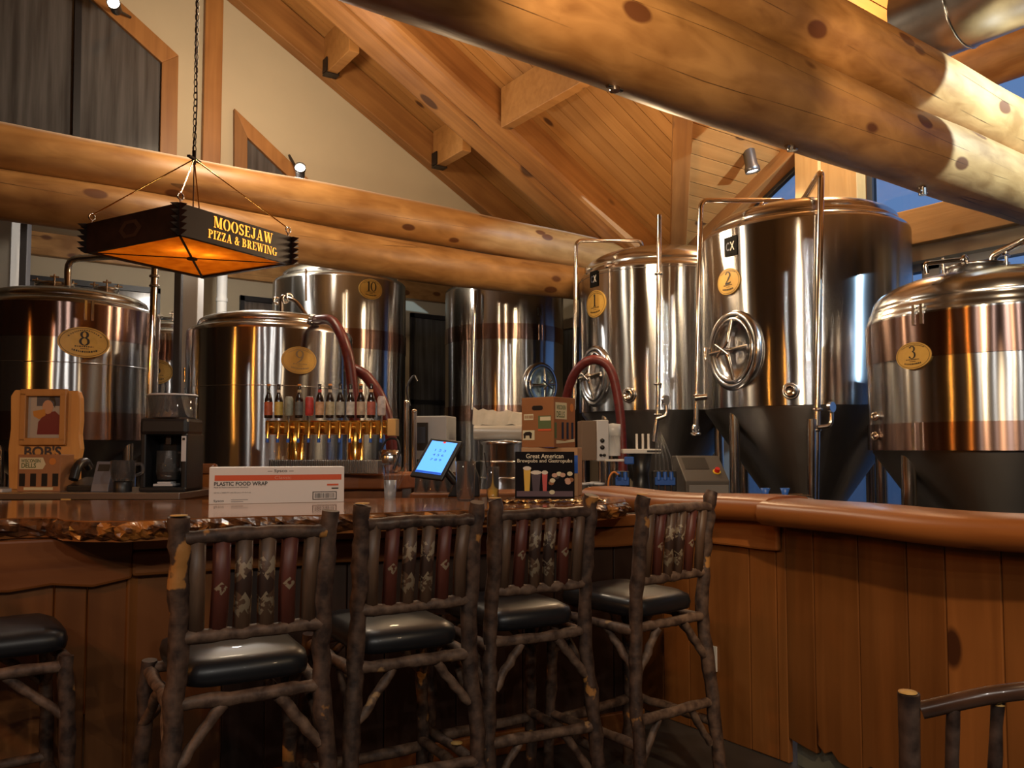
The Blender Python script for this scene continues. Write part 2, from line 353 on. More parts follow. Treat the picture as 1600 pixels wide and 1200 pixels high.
def pane(name, tint, glare=0.0, rough=.02):
    """window glass: clear with a mirror-like skin that grows towards grazing angles"""
    m, n, l, b = new_mat(name); n.remove(b); out = n['Material Output']
    tr = n.new('ShaderNodeBsdfTransparent'); tr.inputs[0].default_value = (*tint, 1)
    gl = n.new('ShaderNodeBsdfGlossy'); gl.inputs['Roughness'].default_value = rough
    fr = n.new('ShaderNodeFresnel'); fr.inputs[0].default_value = 1.5
    mx = n.new('ShaderNodeMixShader'); l.new(fr.outputs[0], mx.inputs[0]); l.new(tr.outputs[0], mx.inputs[1]); l.new(gl.outputs[0], mx.inputs[2]); last = mx.outputs[0]
    if glare:
        df = n.new('ShaderNodeBsdfDiffuse'); df.inputs[0].default_value = (.8, .8, .8, 1); m2 = n.new('ShaderNodeMixShader'); m2.inputs[0].default_value = glare  # whitish reflections painted in as a share of white diffuse
        l.new(last, m2.inputs[1]); l.new(df.outputs[0], m2.inputs[2]); last = m2.outputs[0]
    l.new(last, out.inputs[0])
    return m
def bark(name, dark, light, bare, amount=.66, rough=.6):
    m, n, l, b = new_mat(name)
    tc = n.new('ShaderNodeTexCoord'); oi = n.new('ShaderNodeObjectInfo')
    off = n.new('ShaderNodeVectorMath'); off.operation = 'MULTIPLY_ADD'; l.new(oi.outputs['Random'], off.inputs[0]); off.inputs[1].default_value = (5, 7, 9); l.new(tc.outputs['Object'], off.inputs[2])
    nz = n.new('ShaderNodeTexNoise'); nz.inputs['Scale'].default_value = 28; nz.inputs['Detail'].default_value = 6; l.new(off.outputs[0], nz.inputs['Vector'])
    cr = n.new('ShaderNodeValToRGB'); e = cr.color_ramp.elements; e[0].position, e[1].position = .35, .68; e[0].color, e[1].color = (*dark, 1), (*light, 1); l.new(nz.outputs['Fac'], cr.inputs['Fac'])
    n2 = n.new('ShaderNodeTexNoise'); n2.inputs['Scale'].default_value = 9; n2.inputs['Detail'].default_value = 4; l.new(off.outputs[0], n2.inputs['Vector'])
    c2 = n.new('ShaderNodeValToRGB'); c2.color_ramp.elements[0].position = amount; c2.color_ramp.elements[1].position = amount + .03; l.new(n2.outputs['Fac'], c2.inputs['Fac'])
    mx = n.new('ShaderNodeMix'); mx.data_type = 'RGBA'; l.new(c2.outputs['Color'], mx.inputs[0]); l.new(cr.outputs['Color'], mx.inputs[6]); mx.inputs[7].default_value = (*bare, 1)
    l.new(mx.outputs[2], b.inputs['Base Color']); b.inputs['Roughness'].default_value = rough
    bp = n.new('ShaderNodeBump'); bp.inputs['Strength'].default_value = .5; bp.inputs['Distance'].default_value = .006; l.new(nz.outputs['Fac'], bp.inputs['Height']); l.new(bp.outputs['Normal'], b.inputs['Normal'])
    return m

LOG = wood('peeled_log', (.24, .105, .028), (.48, .25, .085), 'x', .45, 3.0, .3, True, bump=.25, kscale=1.9, ksize=2.0, crack=.8, knot=(.13, .045, .014), blotch=.9, ramp=.13)
LOGD = wood('dusty_peeled_log', (.25, .11, .03), (.46, .24, .08), 'x', .45, 3.0, .25, True, bump=.25, kscale=1.8, ksize=1.6, crack=.8, knot=(.12, .042, .014), dust=.75, blotch=.8, ramp=.15)
TIMBER = wood('rafter_timber', (.24, .095, .025), (.42, .19, .055), 'x', .5, 4.0, .06, True, bump=.1, ksize=1.4)
PLANK = wood('ceiling_plank', (.36, .16, .042), (.50, .245, .075), 'x', .5, 4.0, .05, True, bump=.1, kscale=1.2, vary=.12, ksize=1.4)
TRIM = wood('window_trim_wood', (.26, .105, .028), (.40, .18, .052), 'z', .5, 4.0, .06, False, bump=.1)
PANEL = wood('stained_panel_plank', (.15, .052, .012), (.27, .10, .025), 'z', .38, 3.0, .06, True, bump=.08, knot=(.05, .016, .006), vary=.18, kscale=1.3, ksize=1.5)
CAPW = wood('cap_slab_wood', (.20, .062, .014), (.34, .12, .030), 'x', .35, 3.0, .05, True, bump=.1, knot=(.07, .022, .008))
BARW = wood('varnished_bar_wood', (.22, .075, .020), (.36, .14, .045), 'x', .15, 3.0, .06, True, coat=.8, bump=.02, knot=(.08, .025, .01))
BARK_EDGE = bark('varnished_bark_edge', (.03, .012, .006), (.16, .06, .02), (.42, .16, .035), .58, .22)
CREAM = plain('cream_plaster', (.56, .47, .33), .85, var=.04, scale=2)
STEEL = steel('brushed_steel', (.46, .47, .485), .21, 1.0, .05)
STEEL_DOME = steel('polished_dome_steel', (.53, .545, .57), .2, 0, .05)
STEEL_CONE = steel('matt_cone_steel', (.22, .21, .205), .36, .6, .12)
STEEL_PIPE = steel('pipe_steel', (.62, .57, .52), .16, 0, 0)
BAND = steel('dark_jacket_band', (.30, .20, .175), .22, 1.0, .04)
GOLD = plain('gold_label', (.60, .36, .08), .45, .1, var=.06, scale=20)
INK = plain('black_ink', (.02, .016, .012), .5)
BLACK = plain('black_plastic', (.012, .012, .013), .35)
DARKMETAL = plain('blackened_iron', (.03, .022, .018), .5, .4)
RUST = plain('rust_brown_iron', (.075, .028, .014), .55, .3, var=.4, scale=9)
LEATHER = plain('black_vinyl', (.012, .013, .016), .38, coat=.1)
BARKM = bark('hickory_bark', (.028, .015, .011), (.125, .072, .047), (.44, .20, .05), .645)
BARKR = bark('rail_bark', (.06, .033, .022), (.21, .13, .085), (.42, .24, .10), .70)
BARKD = bark('dark_rail_bark', (.028, .017, .014), (.12, .075, .055), (.34, .17, .05), .73, .4)
CUT = plain('cut_wood_end', (.62, .36, .10), .6, var=.15, scale=30)
WHITEP = plain('white_paint', (.66, .66, .66), .5)
WHITECARD = plain('white_card', (.72, .70, .66), .6)
REDPRINT = plain('red_print', (.62, .10, .03), .6)
GREYP = plain('grey_plastic', (.33, .33, .34), .5)
LIGHTGREY = plain('light_grey_metal', (.55, .56, .58), .4, .2)
BLUEP = plain('blue_plastic', (.02, .10, .42), .4)
KRAFT = plain('brown_carton', (.30, .115, .035), .65, var=.08, scale=6)
KRAFT_L = plain('light_brown_carton', (.45, .25, .11), .65)
CREAMPRINT = plain('cream_print', (.66, .58, .36), .6)
GREENPRINT = plain('green_print', (.10, .14, .05), .6)
ORANGEPRINT = plain('orange_print', (.60, .20, .03), .6)
HOSE = plain('red_rubber_hose', (.11, .014, .013), .4, var=.3, scale=30)
BRASS = plain('polished_brass', (.80, .47, .12), .18, 1.0)
CLEAR = pane('clear_plastic', (.95, .95, .95), .035)
WINDOW = pane('window_glass', (.80, .88, .95))
DARKPANE = plain('dark_window_glass', (.085, .082, .085), .14, var=.45, scale=2, spec=.8)
for _n in DARKPANE.node_tree.nodes:       # room reflections painted as pale streaks down the glass
    if _n.type == 'TEX_NOISE':
        _t = DARKPANE.node_tree; _m = _t.nodes.new('ShaderNodeMapping'); _m.inputs['Scale'].default_value = (9, 9, .5)
        _t.links.new(next(q for q in _t.nodes if q.type == 'TEX_COORD').outputs['Object'], _m.inputs[0]); _t.links.new(_m.outputs[0], _n.inputs[0])
FRAMEDARK = plain('dark_window_frame', (.02, .02, .024), .4)
FRAMELIGHT = plain('light_window_frame', (.50, .50, .50), .5)
BULB = plain('lit_bulb', (1.0, .93, .80), .5, emit=14)
PALE = wood('pale_sawn_timber', (.42, .23, .075), (.58, .35, .13), 'x', .55, 4, .1, False, bump=.35)
PALEZ = wood('pale_upright_timber', (.44, .25, .085), (.60, .37, .14), 'z', .55, 4, .1, False, bump=.2)
DARKPLANK = wood('dark_stained_plank', (.020, .009, .005), (.045, .02, .010), 'z', .5, 3, .06, False)
DARKWALL = plain('dark_dining_wall', (.035, .022, .015), .6)
FLOORM = plain('sealed_concrete_floor', (.045, .04, .036), .4, var=.25, scale=3)
PHOTOSKIN = plain('photo_skin_tone', (.55, .30, .18), .4)

# ================================================================== the building
def beam(name, p0, p1, w, h, mat, parent=None, bevel=.008):
    p0, p1 = Vector(p0), Vector(p1); L = (p1 - p0).length
    x = (p1 - p0).normalized(); y = Vector((0, 0, 1)).cross(x)
    y = y.normalized() if y.length > 1e-4 else Vector((0, 1, 0)); z = x.cross(y)
    o = MB().box((L / 2, 0, 0), (L, w, h)).obj(name, mat, None, bevel)
    o.matrix_world = Matrix(((x.x, y.x, z.x, p0.x), (x.y, y.y, z.y, p0.y), (x.z, y.z, z.z, p0.z), (0, 0, 0, 1)))
    if parent: o.parent = parent
    return o
def log(name, p0, p1, r0, r1, mat, seed=0, parent=None, seg=28):
    p0, p1 = Vector(p0), Vector(p1); L = (p1 - p0).length; rnd = random.Random(seed)
    n = max(8, int(L / .22)); ph = [rnd.uniform(0, 6.28) for _ in range(6)]
    pts, rr = [], []
    for i in range(n + 1):
        t = i / n; s = t * L
        pts.append((s, .018 * math.sin(1.3 * s + ph[0]), .018 * math.sin(1.1 * s + ph[1])))
        rr.append((r0 + (r1 - r0) * t) * (1 + .018 * math.sin(2.6 * s + ph[2]) + .012 * math.sin(5.3 * s + ph[3])))
    o = MB().tube(pts, rr, seg).obj(name, mat)
    x = (p1 - p0).normalized(); y = Vector((0, 0, 1)).cross(x)
    y = y.normalized() if y.length > 1e-4 else Vector((0, 1, 0)); z = x.cross(y)
    o.matrix_world = Matrix(((x.x, y.x, z.x, p0.x), (x.y, y.y, z.y, p0.y), (x.z, y.z, z.z, p0.z), (0, 0, 0, 1)))
    if parent: o.parent = parent
    return o

SL = .55; TH = math.atan(SL)
UW, VG, VF, UL, VN, UR, VRD = 6.4, 7.3, 9.8, -8.0, -5.0, -2.0, 2.4      # right wall, gable, far wall, left, near, ridge, dormer ridge
def zc(u): return 6.85 - SL * abs(u - UR) - SL * UR if u < UR else 6.85 - SL * u
def zd(v): return 6.66 - SL * (v if v > VRD else 2 * VRD - v)
def uval(v): return min(UW, .345 + (v if v > VRD else 2 * VRD - v))
VD1 = UW - .345; VD0 = 2 * VRD - VD1

struct(MB().box((-.8, 2.4, -.05), (14.6, 15.2, .1)).obj('floor', FLOORM))
struct(MB().box((30, 10, -.25), (120, 120, .1)).obj('ground', plain('wet_dusk_ground', (.10, .12, .15), .6)))

# roof deck and its boards
deck = MB(); ri = zc(UR)
deck.add([(UR, VN, ri), (UR, VG, ri), (UW, VG, zc(UW)), (UW, VD1, zc(UW)), (uval(VRD), VRD, zc(uval(VRD))), (UW, VD0, zc(UW)), (UW, VN, zc(UW))], [(0, 1, 4), (1, 2, 3), (1, 3, 4), (0, 4, 5), (0, 5, 6)])
deck.add([(UR, VN, ri), (UR, VG, ri), (UL, VG, zc(UL)), (UL, VN, zc(UL))], [(0, 1, 2, 3)])
deck.add([(uval(VRD), VRD, zd(VRD)), (UW + .1, VRD, zd(VRD)), (UW + .1, VD1, zd(VD1)), (UW, VD1, zd(VD1)), (UW, VD0, zd(VD0)), (UW + .1, VD0, zd(VD0))], [(0, 1, 2, 3), (0, 4, 5, 1)])
ceiling = deck.obj('ceiling', PLANK); struct(ceiling)
PW = .142
v = VG
while v > VN:
    vm = v - PW / 2; ue = uval(vm) + .05 if VD0 < vm < VD1 else UW
    u0 = UR if vm < 3 else -1.0
    L = (ue - u0) / math.cos(TH)
    o = MB().box((0, 0, -.018), (L, PW - .006, .03)).obj('board', PLANK, ceiling)
    um = (u0 + ue) / 2; o.location = (um, vm, zc(um)); o.rotation_euler = (0, TH, 0)
    v -= PW
for sgn in (1, -1):
    v = VRD
    while (v < VD1 if sgn == 1 else v > VD0):
        w = PW * math.cos(TH); vm = v + sgn * w / 2; u0, u1 = uval(vm) - .04, UW
        if u1 - u0 > .1:
            o = MB().box((0, 0, -.018), (u1 - u0, PW - .008, .03)).obj('board', PLANK, ceiling)
            o.location = ((u0 + u1) / 2, vm, zd(vm)); o.rotation_euler = (-sgn * TH, 0, 0)
        v += sgn * w
va, vb = Vector((uval(VRD), VRD, zd(VRD) - .1)), Vector((UW, VD1, zd(VD1) - .1))
tag(beam('valley_beam', va, vb, .16, .2, TIMBER), 'squared valley beam edging the small lit dormer ceiling', 'beam')

# gable wall over the stacked logs, open below to the brew floor
def gz(u): return zc(u) + .02
g = MB(); g.prism([(UL, 3.5), (UW, 3.5), (UW, max(3.52, gz(UW))), (UR, gz(UR)), (UL, gz(UL))], lambda x, y, t: (x, t, y), VG, VG + .15)
struct(g.obj('wall_gable', CREAM))
def gp(px, py, d=0.0): p = on_v(px, py, VG - d); return (p.x, p.z)
def window_poly(name, outer, inner, mull, paneM, frameM, v):
    """a window in the gable wall: wooden casing around a dark pane"""
    root = bpy.data.objects.new(name, None); COL.objects.link(root); struct(root)
    n = len(outer); m = MB()
    for i in range(n):
        j = (i + 1) % n
        m2 = MB(); m2.prism([outer[i], outer[j], inner[j], inner[i]], lambda x, y, t: (x, t, y), v - .05, v); m2.obj('casing', frameM, root, .004)
    MB().prism(inner, lambda x, y, t: (x, t, y), v - .012, v - .004).obj('pane', paneM, root)
    for a, b, w in mull:
        MB().prism([(a[0] - w, a[1]), (a[0] + w, a[1]), (b[0] + w, b[1]), (b[0] - w, b[1])], lambda x, y, t: (x, t, y), v - .045, v - .012).obj('mullion', FRAMEDARK, root)
    return root
inn = [gp(-120, -235), gp(251, 101), gp(248, 240), gp(-120, 190)]
out = [gp(-160, -310), gp(277, 90), gp(274, 262), gp(-160, 200)]
window_poly('window_1', out, inn, [(gp(122, -10), gp(118, 215), .025)], DARKPANE, TRIM, VG)
inn = [gp(384, 217), gp(450, 280), gp(384, 280)]
out = [gp(364, 172), gp(490, 292), gp(364, 296)]
window_poly('window_2', out, inn, [], DARKPANE, TRIM, VG)
a, b = gp(316, 120), gp(344, 120)
p = MB().span((a[0], VG - .07, 3.4), (b[0], VG, zc(b[0]) - .46)).obj("gable_post", TRIM, None, .006); tag(p, 'brown upright timber on the cream gable wall behind the lantern chain', 'post')

# far wall and ceiling of the brew floor beyond the logs
struct(MB().span((UL, VF, 0), (UW, VF + .15, 3.75)).obj('wall_far', CREAM))
struct(MB().span((UL, VG, 3.6), (UW, VF, 3.75)).obj('ceiling_annex', CREAM))
struct(beam('trim_1', (UL, VF - .05, 3.5), (UW, VF - .05, 3.5), .1, .28, LOG))
def far_window(name, px0, px1, py0, bottom):
    a, b = on_v(px0, py0, VF), on_v(px1, py0, VF); z1 = a.z; x0, x1 = a.x, b.x
    root = bpy.data.objects.new(name, None); COL.objects.link(root); struct(root)
    MB().span((x0, VF - .02, bottom), (x1, VF - .005, z1)).obj('pane', DARKPANE, root)
    for q in ((x0, x0 + .05), (x1 - .05, x1)): MB().span((q[0], VF - .05, bottom), (q[1], VF - .006, z1)).obj('frame_stile', FRAMEDARK, root)
    for q in (bottom, (bottom + z1) / 2 - .1, z1 - .06): MB().span((x0, VF - .05, q), (x1, VF - .006, q + .06)).obj('frame_rail', FRAMEDARK, root)
far_window('window_3', 22, 250, 428, .9)
far_window('window_4', 374, 520, 462, .9)
far_window('window_5', 640, 800, 489, .9)

# right-hand wall: glazed between sill, header and the sloping dormer trim
struct(MB().span((UW, VN, 0), (UW + .2, VF, .5)).span((UW, VN, .5), (UW + .2, VD0 - .1, 3.4)).span((UW, VD1 + .05, 3.0), (UW + .2, VF, 3.75)).span((UW, 6.5, .5), (UW + .2, VF, 3.0)).obj('wall_right', CREAM))
HZ0, HZ1 = 2.95, 3.24
tag(beam('header_beam', (UW - .02, VN, (HZ0 + HZ1) / 2), (UW - .02, 6.9, (HZ0 + HZ1) / 2), .26, HZ1 - HZ0, PALE), 'rough sawn header beam over the windows behind the steel tanks', 'beam')
struct(MB().span((UW - .08, VN, HZ0 - .12), (UW + .15, VF, HZ0)).obj('trim_2', CREAM))
k = 6
v = VD0
ys = [VD0, .2, 1.25, 2.3, 3.35, 4.4, 5.45, 6.5]
for i in range(len(ys) - 1):
    root = bpy.data.objects.new('window_%d' % k, None); COL.objects.link(root); struct(root); k += 1
    v0, v1 = ys[i], ys[i + 1]
    MB().span((UW + .08, v0 + .06, .55), (UW + .09, v1 - .06, 2.83)).obj('pane', WINDOW, root)
    for q in (v0, v1 - .07): MB().span((UW + .03, q, .5), (UW + .14, q + .07, 2.83)).obj('frame_stile', FRAMELIGHT, root)
    for q in (.5, 2.77): MB().span((UW + .03, v0, q), (UW + .14, v1, q + .06)).obj('frame_rail', FRAMELIGHT, root)
v0, v1 = 7.5, 9.7
root = bpy.data.objects.new('window_%d' % k, None); COL.objects.link(root); struct(root); k += 1
MB().span((UW - .02, v0, .9), (UW - .005, v1, 2.83)).obj('pane', DARKPANE, root)
for q in (v0, 8.5, v1 - .07): MB().span((UW - .05, q, .9), (UW - .004, q + .07, 2.83)).obj('frame_stile', FRAMEDARK, root)
# glazing of the dormer gable
root = bpy.data.objects.new('window_%d' % k, None); COL.objects.link(root); struct(root)
for (a, b) in ((VD0 + .4, 1.2), (1.2, 3.88), (4.46, VD1 - .3)):
    top = lambda v: zd(v) - .15
    pts = [(a, HZ1), (b, HZ1), (b, max(HZ1 + .01, top(b)))] + ([(VRD, top(VRD))] if a < VRD < b else []) + [(a, max(HZ1 + .01, top(a)))]
    MB().prism(pts, lambda x, y, t: (t, x, y), UW + .06, UW + .07).obj('pane', WINDOW, root)
    for q in (a, b - .05): MB().span((UW + .03, q, HZ1), (UW + .1, q + .05, max(HZ1 + .02, top(q + .025)))).obj('frame_stile', FRAMEDARK, root)
for s, e in ((VRD, VD1), (VRD, VD0)):
    struct(beam('trim_3', (UW - .04, s, zd(s) - .09), (UW - .04, e, zd(e) - .09), .2, .15, TIMBER))
    b_ = beam('frame_rail', (UW + .05, s, zd(s) - .19), (UW + .05, e, zd(e) - .19), .06, .05, FRAMEDARK)
    b_.parent = root
post = thing('timber_post', 'pale lit timber post standing on the window header behind the tall tank', 'post', (UW, 4.17, HZ1))
MB().span((-.14, .06, 0), (.12, .30, zd(4.35) - HZ1 - .05)).obj('side_board', PALEZ, post, .005)
MB().span((-.10, -.28, 0), (.12, .06, zd(3.95) - HZ1 - .05)).obj('front_board', PALEZ, post, .005)

# left and near walls, out of view
struct(MB().span((UL - .15, VN, 0), (UL, VF, zc(UL) + .05)).obj('wall_left', DARKWALL))
nw = MB(); nw.prism([(UL, 0), (UW, 0), (UW, zc(UW)), (UR, zc(UR)), (UL, zc(UL))], lambda x, y, t: (x, t, y), VN - .15, VN)
struct(nw.obj('wall_near', DARKWALL))

# ------------------------------------------------------------------ trusses
VT, VFG = 6.26, 2.41
tag(log('log_beam', (-6.6, VT, 3.32), (6.3, VT, 3.32), .185, .175, LOGD, 3), 'upper log of the far stacked pair, dusty top, under the gable wall', 'beam', 'stacked logs of the far truss')
tag(log('log_beam', (-6.6, VT - .03, 2.985), (6.3, VT - .03, 2.985), .175, .165, LOG, 8), 'lower log of the far stacked pair, passing behind the hanging lantern', 'beam', 'stacked logs of the far truss')
fl = tag(log('log_beam', (-3.5, VFG, 3.035), (6.35, VFG, 3.035), .235, .20, LOG, 12), 'huge knotty lower log running overhead across the upper right', 'beam', 'stacked logs of the near truss')
for px, py in ((960, 117), (1236, 215), (1441, 287)):
    q = on_v(px, py, VFG)
    m = MB().tube([(q.x + 3.5, 0, -.245), (q.x + 3.5, 0, -.2)], .022, 8)
    m.tube([(q.x + 3.46, 0, -.228), (q.x + 3.54, 0, -.228)], .012, 6)
    m.obj('bolt_clip', STEEL_PIPE, fl)
tag(log('log_beam', (-3.5, VFG + .02, 3.46), (6.35, VFG + .02, 3.43), .22, .20, LOG, 17), 'upper log of the near stacked pair with a white lit end', 'beam', 'stacked logs of the near truss')
def rb(u): return 6.50 - SL * u
for i, dv in enumerate((-.16, .16)):
    u0, u1 = -1.6, 6.0
    o = beam('truss_rafter', (u0, VT + dv, rb(u0) + .19), (u1, VT + dv, rb(u1) + .19), .30, .33, TIMBER, None, .045)
    tag(o, ('near timber of the doubled rafter sloping down to the far logs', 'far timber of the doubled rafter sloping down to the far logs')[i], 'rafter', 'doubled truss rafter')
o = beam('gable_rafter', (-2, VG - .07, zc(-2) - .23), (6.2, VG - .07, zc(6.2) - .23), .13, .30, TIMBER); tag(o, 'brown rafter sloping along the top of the cream gable wall', 'rafter')
for u, lab in ((4.08, 'lower purlin bridging the rafters under the board ceiling'), (2.9, 'upper purlin block between gable rafter and doubled rafter')):
    r_ = thing('purlin', lab, 'purlin', (u, VT, zc(u) - .22), 0, 'purlins under the ceiling')
    MB().span((-.05, .33, -.17), (.05, .91, .2)).obj('timber', PLANK, r_, .006)
    MB().span((-.05, -2.6, -.17), (.05, -.33, .2)).obj('timber', PLANK, r_, .006)
    MB().box((-.06, .86, -.10), (.012, .10, .13)).box((.06, .86, -.10), (.012, .10, .13)).box((0, .86, -.18), (.13, .10, .012)).obj('joist_hanger', DARKMETAL, r_)
duct = thing('steel_duct', 'round galvanised air duct above the near logs at top right', 'duct', (5.1, 2.7, 3.82))
m = MB(); m.tube([(0, .05, .27), (0, -6.5, .27)], .27, 32); m.obj('pipe', plain('galvanised_steel', (.42, .40, .39), .28, 1.0, var=.2, scale=5), duct)
for y in (-.3, -1.0, -1.7): MB().torus(.272, .008, Matrix.Rotation(R(90), 3, 'X'), (0, y, .27)).obj('seam', STEEL_DOME, duct)
q = on_u(1560, 90, 6.12)
tag(log('log_beam', (6.12, -1.1, q.z), (6.12, 3.0, q.z), .2, .19, LOG, 21), 'log along the window wall at the right edge, under the air duct', 'beam')

# ================================================================== steel tanks
class Tank:
    def __init__(s, label, px, Y, r, zb, zt, cone=.55, dome=.2, bands=(), seams=(), domeR=.87):
        s.px, s.Y, s.r = px, Y, r
        c = at(px, 600, Y); s.c = Vector((c.x, c.y, 0))
        s.tocam = (-s.c).normalized(); s.right = Vector((-s.tocam.y, s.tocam.x, 0))
        s.root = thing('brewing_tank', label, 'tank', s.c, 0, 'steel brewing tanks')
        MB().lathe([(r, zb), (r, zt)], 96).obj('shell', STEEL, s.root)
        d = dome; k = domeR
        prof = [(r, zt), (r * .995, zt + .02), (r * .975, zt + .035), (k * r + .02, zt + .05), (k * r, zt + .06), (k * r + .005, zt + .075), (k * r, zt + .09)]
        prof += [(k * r * math.cos(q) ** .8 if i < 8 else 0.0005, zt + .09 + (d - .09) * math.sin(q)) for i, q in enumerate([R(90) * j / 8 for j in range(1, 9)])]
        MB().lathe(prof, 96).obj('dome', STEEL_DOME, s.root)
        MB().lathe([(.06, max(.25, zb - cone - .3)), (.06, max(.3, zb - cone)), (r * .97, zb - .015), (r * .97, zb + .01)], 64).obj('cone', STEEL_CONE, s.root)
        for j in range(4):
            w = math.atan2(s.tocam.y, s.tocam.x) + R(45 + 90 * j)
            x, y = math.cos(w) * r * .9, math.sin(w) * r * .9
            MB().tube([(x, y, 0), (x, y, zb + .03)], .038, 12).lathe([(.06, 0), (.06, .02)], 12, (x, y, 0)).obj('leg', STEEL_PIPE, s.root)
        for z0, z1 in bands:
            MB().lathe([(r + .006, z0), (r + .006, z1)], 96).obj('jacket_band', BAND, s.root)
        for z in seams: MB().torus(r, .004, None, (0, 0, z), seg=96, k=6).obj('weld_seam', STEEL_DOME, s.root)
    def n(s, px):                        # outward direction at a pixel column
        q = max(-.97, min(.97, (px - s.px) / (F * s.r / s.Y)))
        return s.tocam * math.sqrt(1 - q * q) + s.right * q, q
    def z(s, px, py):
        nn, q = s.n(px); p = s.c + nn * s.r
        Yd = p.x * SA + p.y * CA
        return at(px, py, Yd).z
    def wrap(s, nn, z0, off):            # map a flat drawing onto the shell
        a0 = math.atan2(nn.y, nn.x)
        def fn(x, y):
            a = a0 + x / s.r
            return (math.cos(a) * (s.r + off), math.sin(a) * (s.r + off), z0 + y)
        return fn
    def plate(s, px, py, num, w=.26, h=.17, mat=None, ink=None):
        nn, q = s.n(px); z = s.z(px, py); m = MB(); f0, f1 = s.wrap(nn, z, .009), s.wrap(nn, z, .001)
        N = 28; vs = [f0(0, 0)]; fs = []
        for k in (.5, 1.0):
            vs += [f0(k * w / 2 * math.cos(2 * math.pi * i / N), k * h / 2 * math.sin(2 * math.pi * i / N)) for i in range(N)]
        vs += [f1(w / 2 * math.cos(2 * math.pi * i / N), h / 2 * math.sin(2 * math.pi * i / N)) for i in range(N)]
        for i in range(N):
            j = (i + 1) % N
            fs += [(0, 1 + i, 1 + j), (1 + i, 1 + N + i, 1 + N + j, 1 + j), (1 + N + i, 1 + 2 * N + i, 1 + 2 * N + j, 1 + N + j)]
        p = m.add(vs, fs).obj('number_plate', mat or GOLD, s.root, label='gold oval number plate')
        ft = s.wrap(nn, z, .0105)
        numeral('number', num, h * .54, h * .46, lambda x, y: ft(x, y + h * .13), ink or INK, p)
        sd_ = int(px)
        scribble('small_print', w * .36, h * .035, lambda x, y: ft(x, y - h * .14), ink or INK, p, 8, sd_)
        scribble('small_print', w * .14, h * .025, lambda x, y: ft(x, y - h * .21), ink or INK, p, 4, sd_ + 1)
        scribble('small_print', w * .46, h * .055, lambda x, y: ft(x, y - h * .31), ink or INK, p, 10, sd_ + 2, 2.2)
        scribble('small_print', w * .62, h * .03, lambda x, y: ft(x, y + h * .39), ink or INK, p, 14, sd_ + 3, -4.0)
        E = MB()
        for i in range(40):
            a, b = 2 * math.pi * i / 40, 2 * math.pi * (i + 1) / 40
            E.add([ft(.46 * w * math.cos(a), .46 * h * math.sin(a)), ft(.46 * w * math.cos(b), .46 * h * math.sin(b)), ft(.45 * w * math.cos(b), .447 * h * math.sin(b)), ft(.45 * w * math.cos(a), .447 * h * math.sin(a))], [(0, 1, 2, 3)])
        E.obj('printed_ring', ink or INK, p)
        return p
    def badge(s, px, py, w=.12, h=.14):
        nn, q = s.n(px); z = s.z(px, py); f = s.wrap(nn, z, .006)
        p = MB().add([f(-w / 2, -h / 2), f(0, -h / 2), f(w / 2, -h / 2), f(w / 2, h / 2), f(0, h / 2), f(-w / 2, h / 2)], [(0, 1, 4, 5), (1, 2, 3, 4)]).obj('maker_badge', plain('badge_black', (.008, .008, .008), .8, spec=.1), s.root, label='small black square badge with white letters')
        ft = s.wrap(nn, z, .0075); text('badge_letters', 'X', w * .34, h * .44, lambda x, y: ft(x + w * .15, y), WHITECARD, p, .02); text('badge_letters', 'C', w * .26, h * .44, lambda x, y: ft(x - w * .2, y), plain('dim_blue_print', (.08, .09, .16), .6), p, .02)
    def hatch(s, px, py, rx=.19, ry=.24, dish=None):
        nn, q = s.n(px); z = s.z(px, py)
        t = Vector((-nn.y, nn.x, 0)); M3 = Matrix((t, Vector((0, 0, 1)), nn)).transposed(); c = nn * (s.r - .012) + Vector((0, 0, z))
        h = MB().torus(1, .035, M3, c, rx + .02, ry + .02, 40).obj('hatch', STEEL_DOME, s.root, label='oval manway hatch')
        m = MB(); N = 36; vs = []; fs = []
        prof = [(1.0, .03), (.93, .045), (.86, .02), (.4, .03), (0.001, .033)]
        for k, o in prof: vs += [c + M3 @ Vector((rx * k * math.cos(2 * math.pi * i / N), ry * k * math.sin(2 * math.pi * i / N), o)) for i in range(N)]
        for k in range(len(prof) - 1):
            for i in range(N): j = (i + 1) % N; fs.append((k * N + i, k * N + j, (k + 1) * N + j, (k + 1) * N + i))
        m.add(vs, fs, True).obj('hatch_door', dish or STEEL_DOME, h)
        P = lambda a, b, o: c + M3 @ Vector((a, b, o))
        MB().tube([P(-rx * .95, -.01, .06), P(rx * .9, .015, .06)], .013, 8).obj('cross_bar', STEEL_PIPE, h)
        MB().tube([P(.02, ry * .9, .05), P(0, 0, .085), P(.03, -ry * .9, .05)], [.012, .022, .012], 8).obj('cross_bar', STEEL_PIPE, h)
        MB().tube([P(0, 0, .04), P(0, 0, .13)], .025, 10).tube([P(-.06, .04, .125), P(.06, -.04, .125)], .01, 8).tube([P(-.05, -.05, .125), P(.05, .05, .125)], .01, 8).obj('hand_knob', STEEL_PIPE, h)
        MB().tube([P(-rx - .02, .03, .02), P(-rx - .02, .03, .075), P(-rx - .02, -.05, .075)], .013, 8).obj('hinge', STEEL_PIPE, h)
    def port(s, px, py, r=.035):
        nn, q = s.n(px); z = s.z(px, py); M3 = Matrix((Vector((-nn.y, nn.x, 0)), Vector((0, 0, 1)), nn)).transposed()
        o = MB().lathe([(r, -.01), (r, .035), (r * .8, .045), (r * .75, .04), (.001, .04)], 20, nn * s.r + Vector((0, 0, z)), True, M3).obj('sample_port', STEEL_PIPE, s.root)
        MB().torus(r + .01, .008, M3, nn * (s.r + .01) + Vector((0, 0, z)), seg=20).obj('port_ring', STEEL_DOME, o)
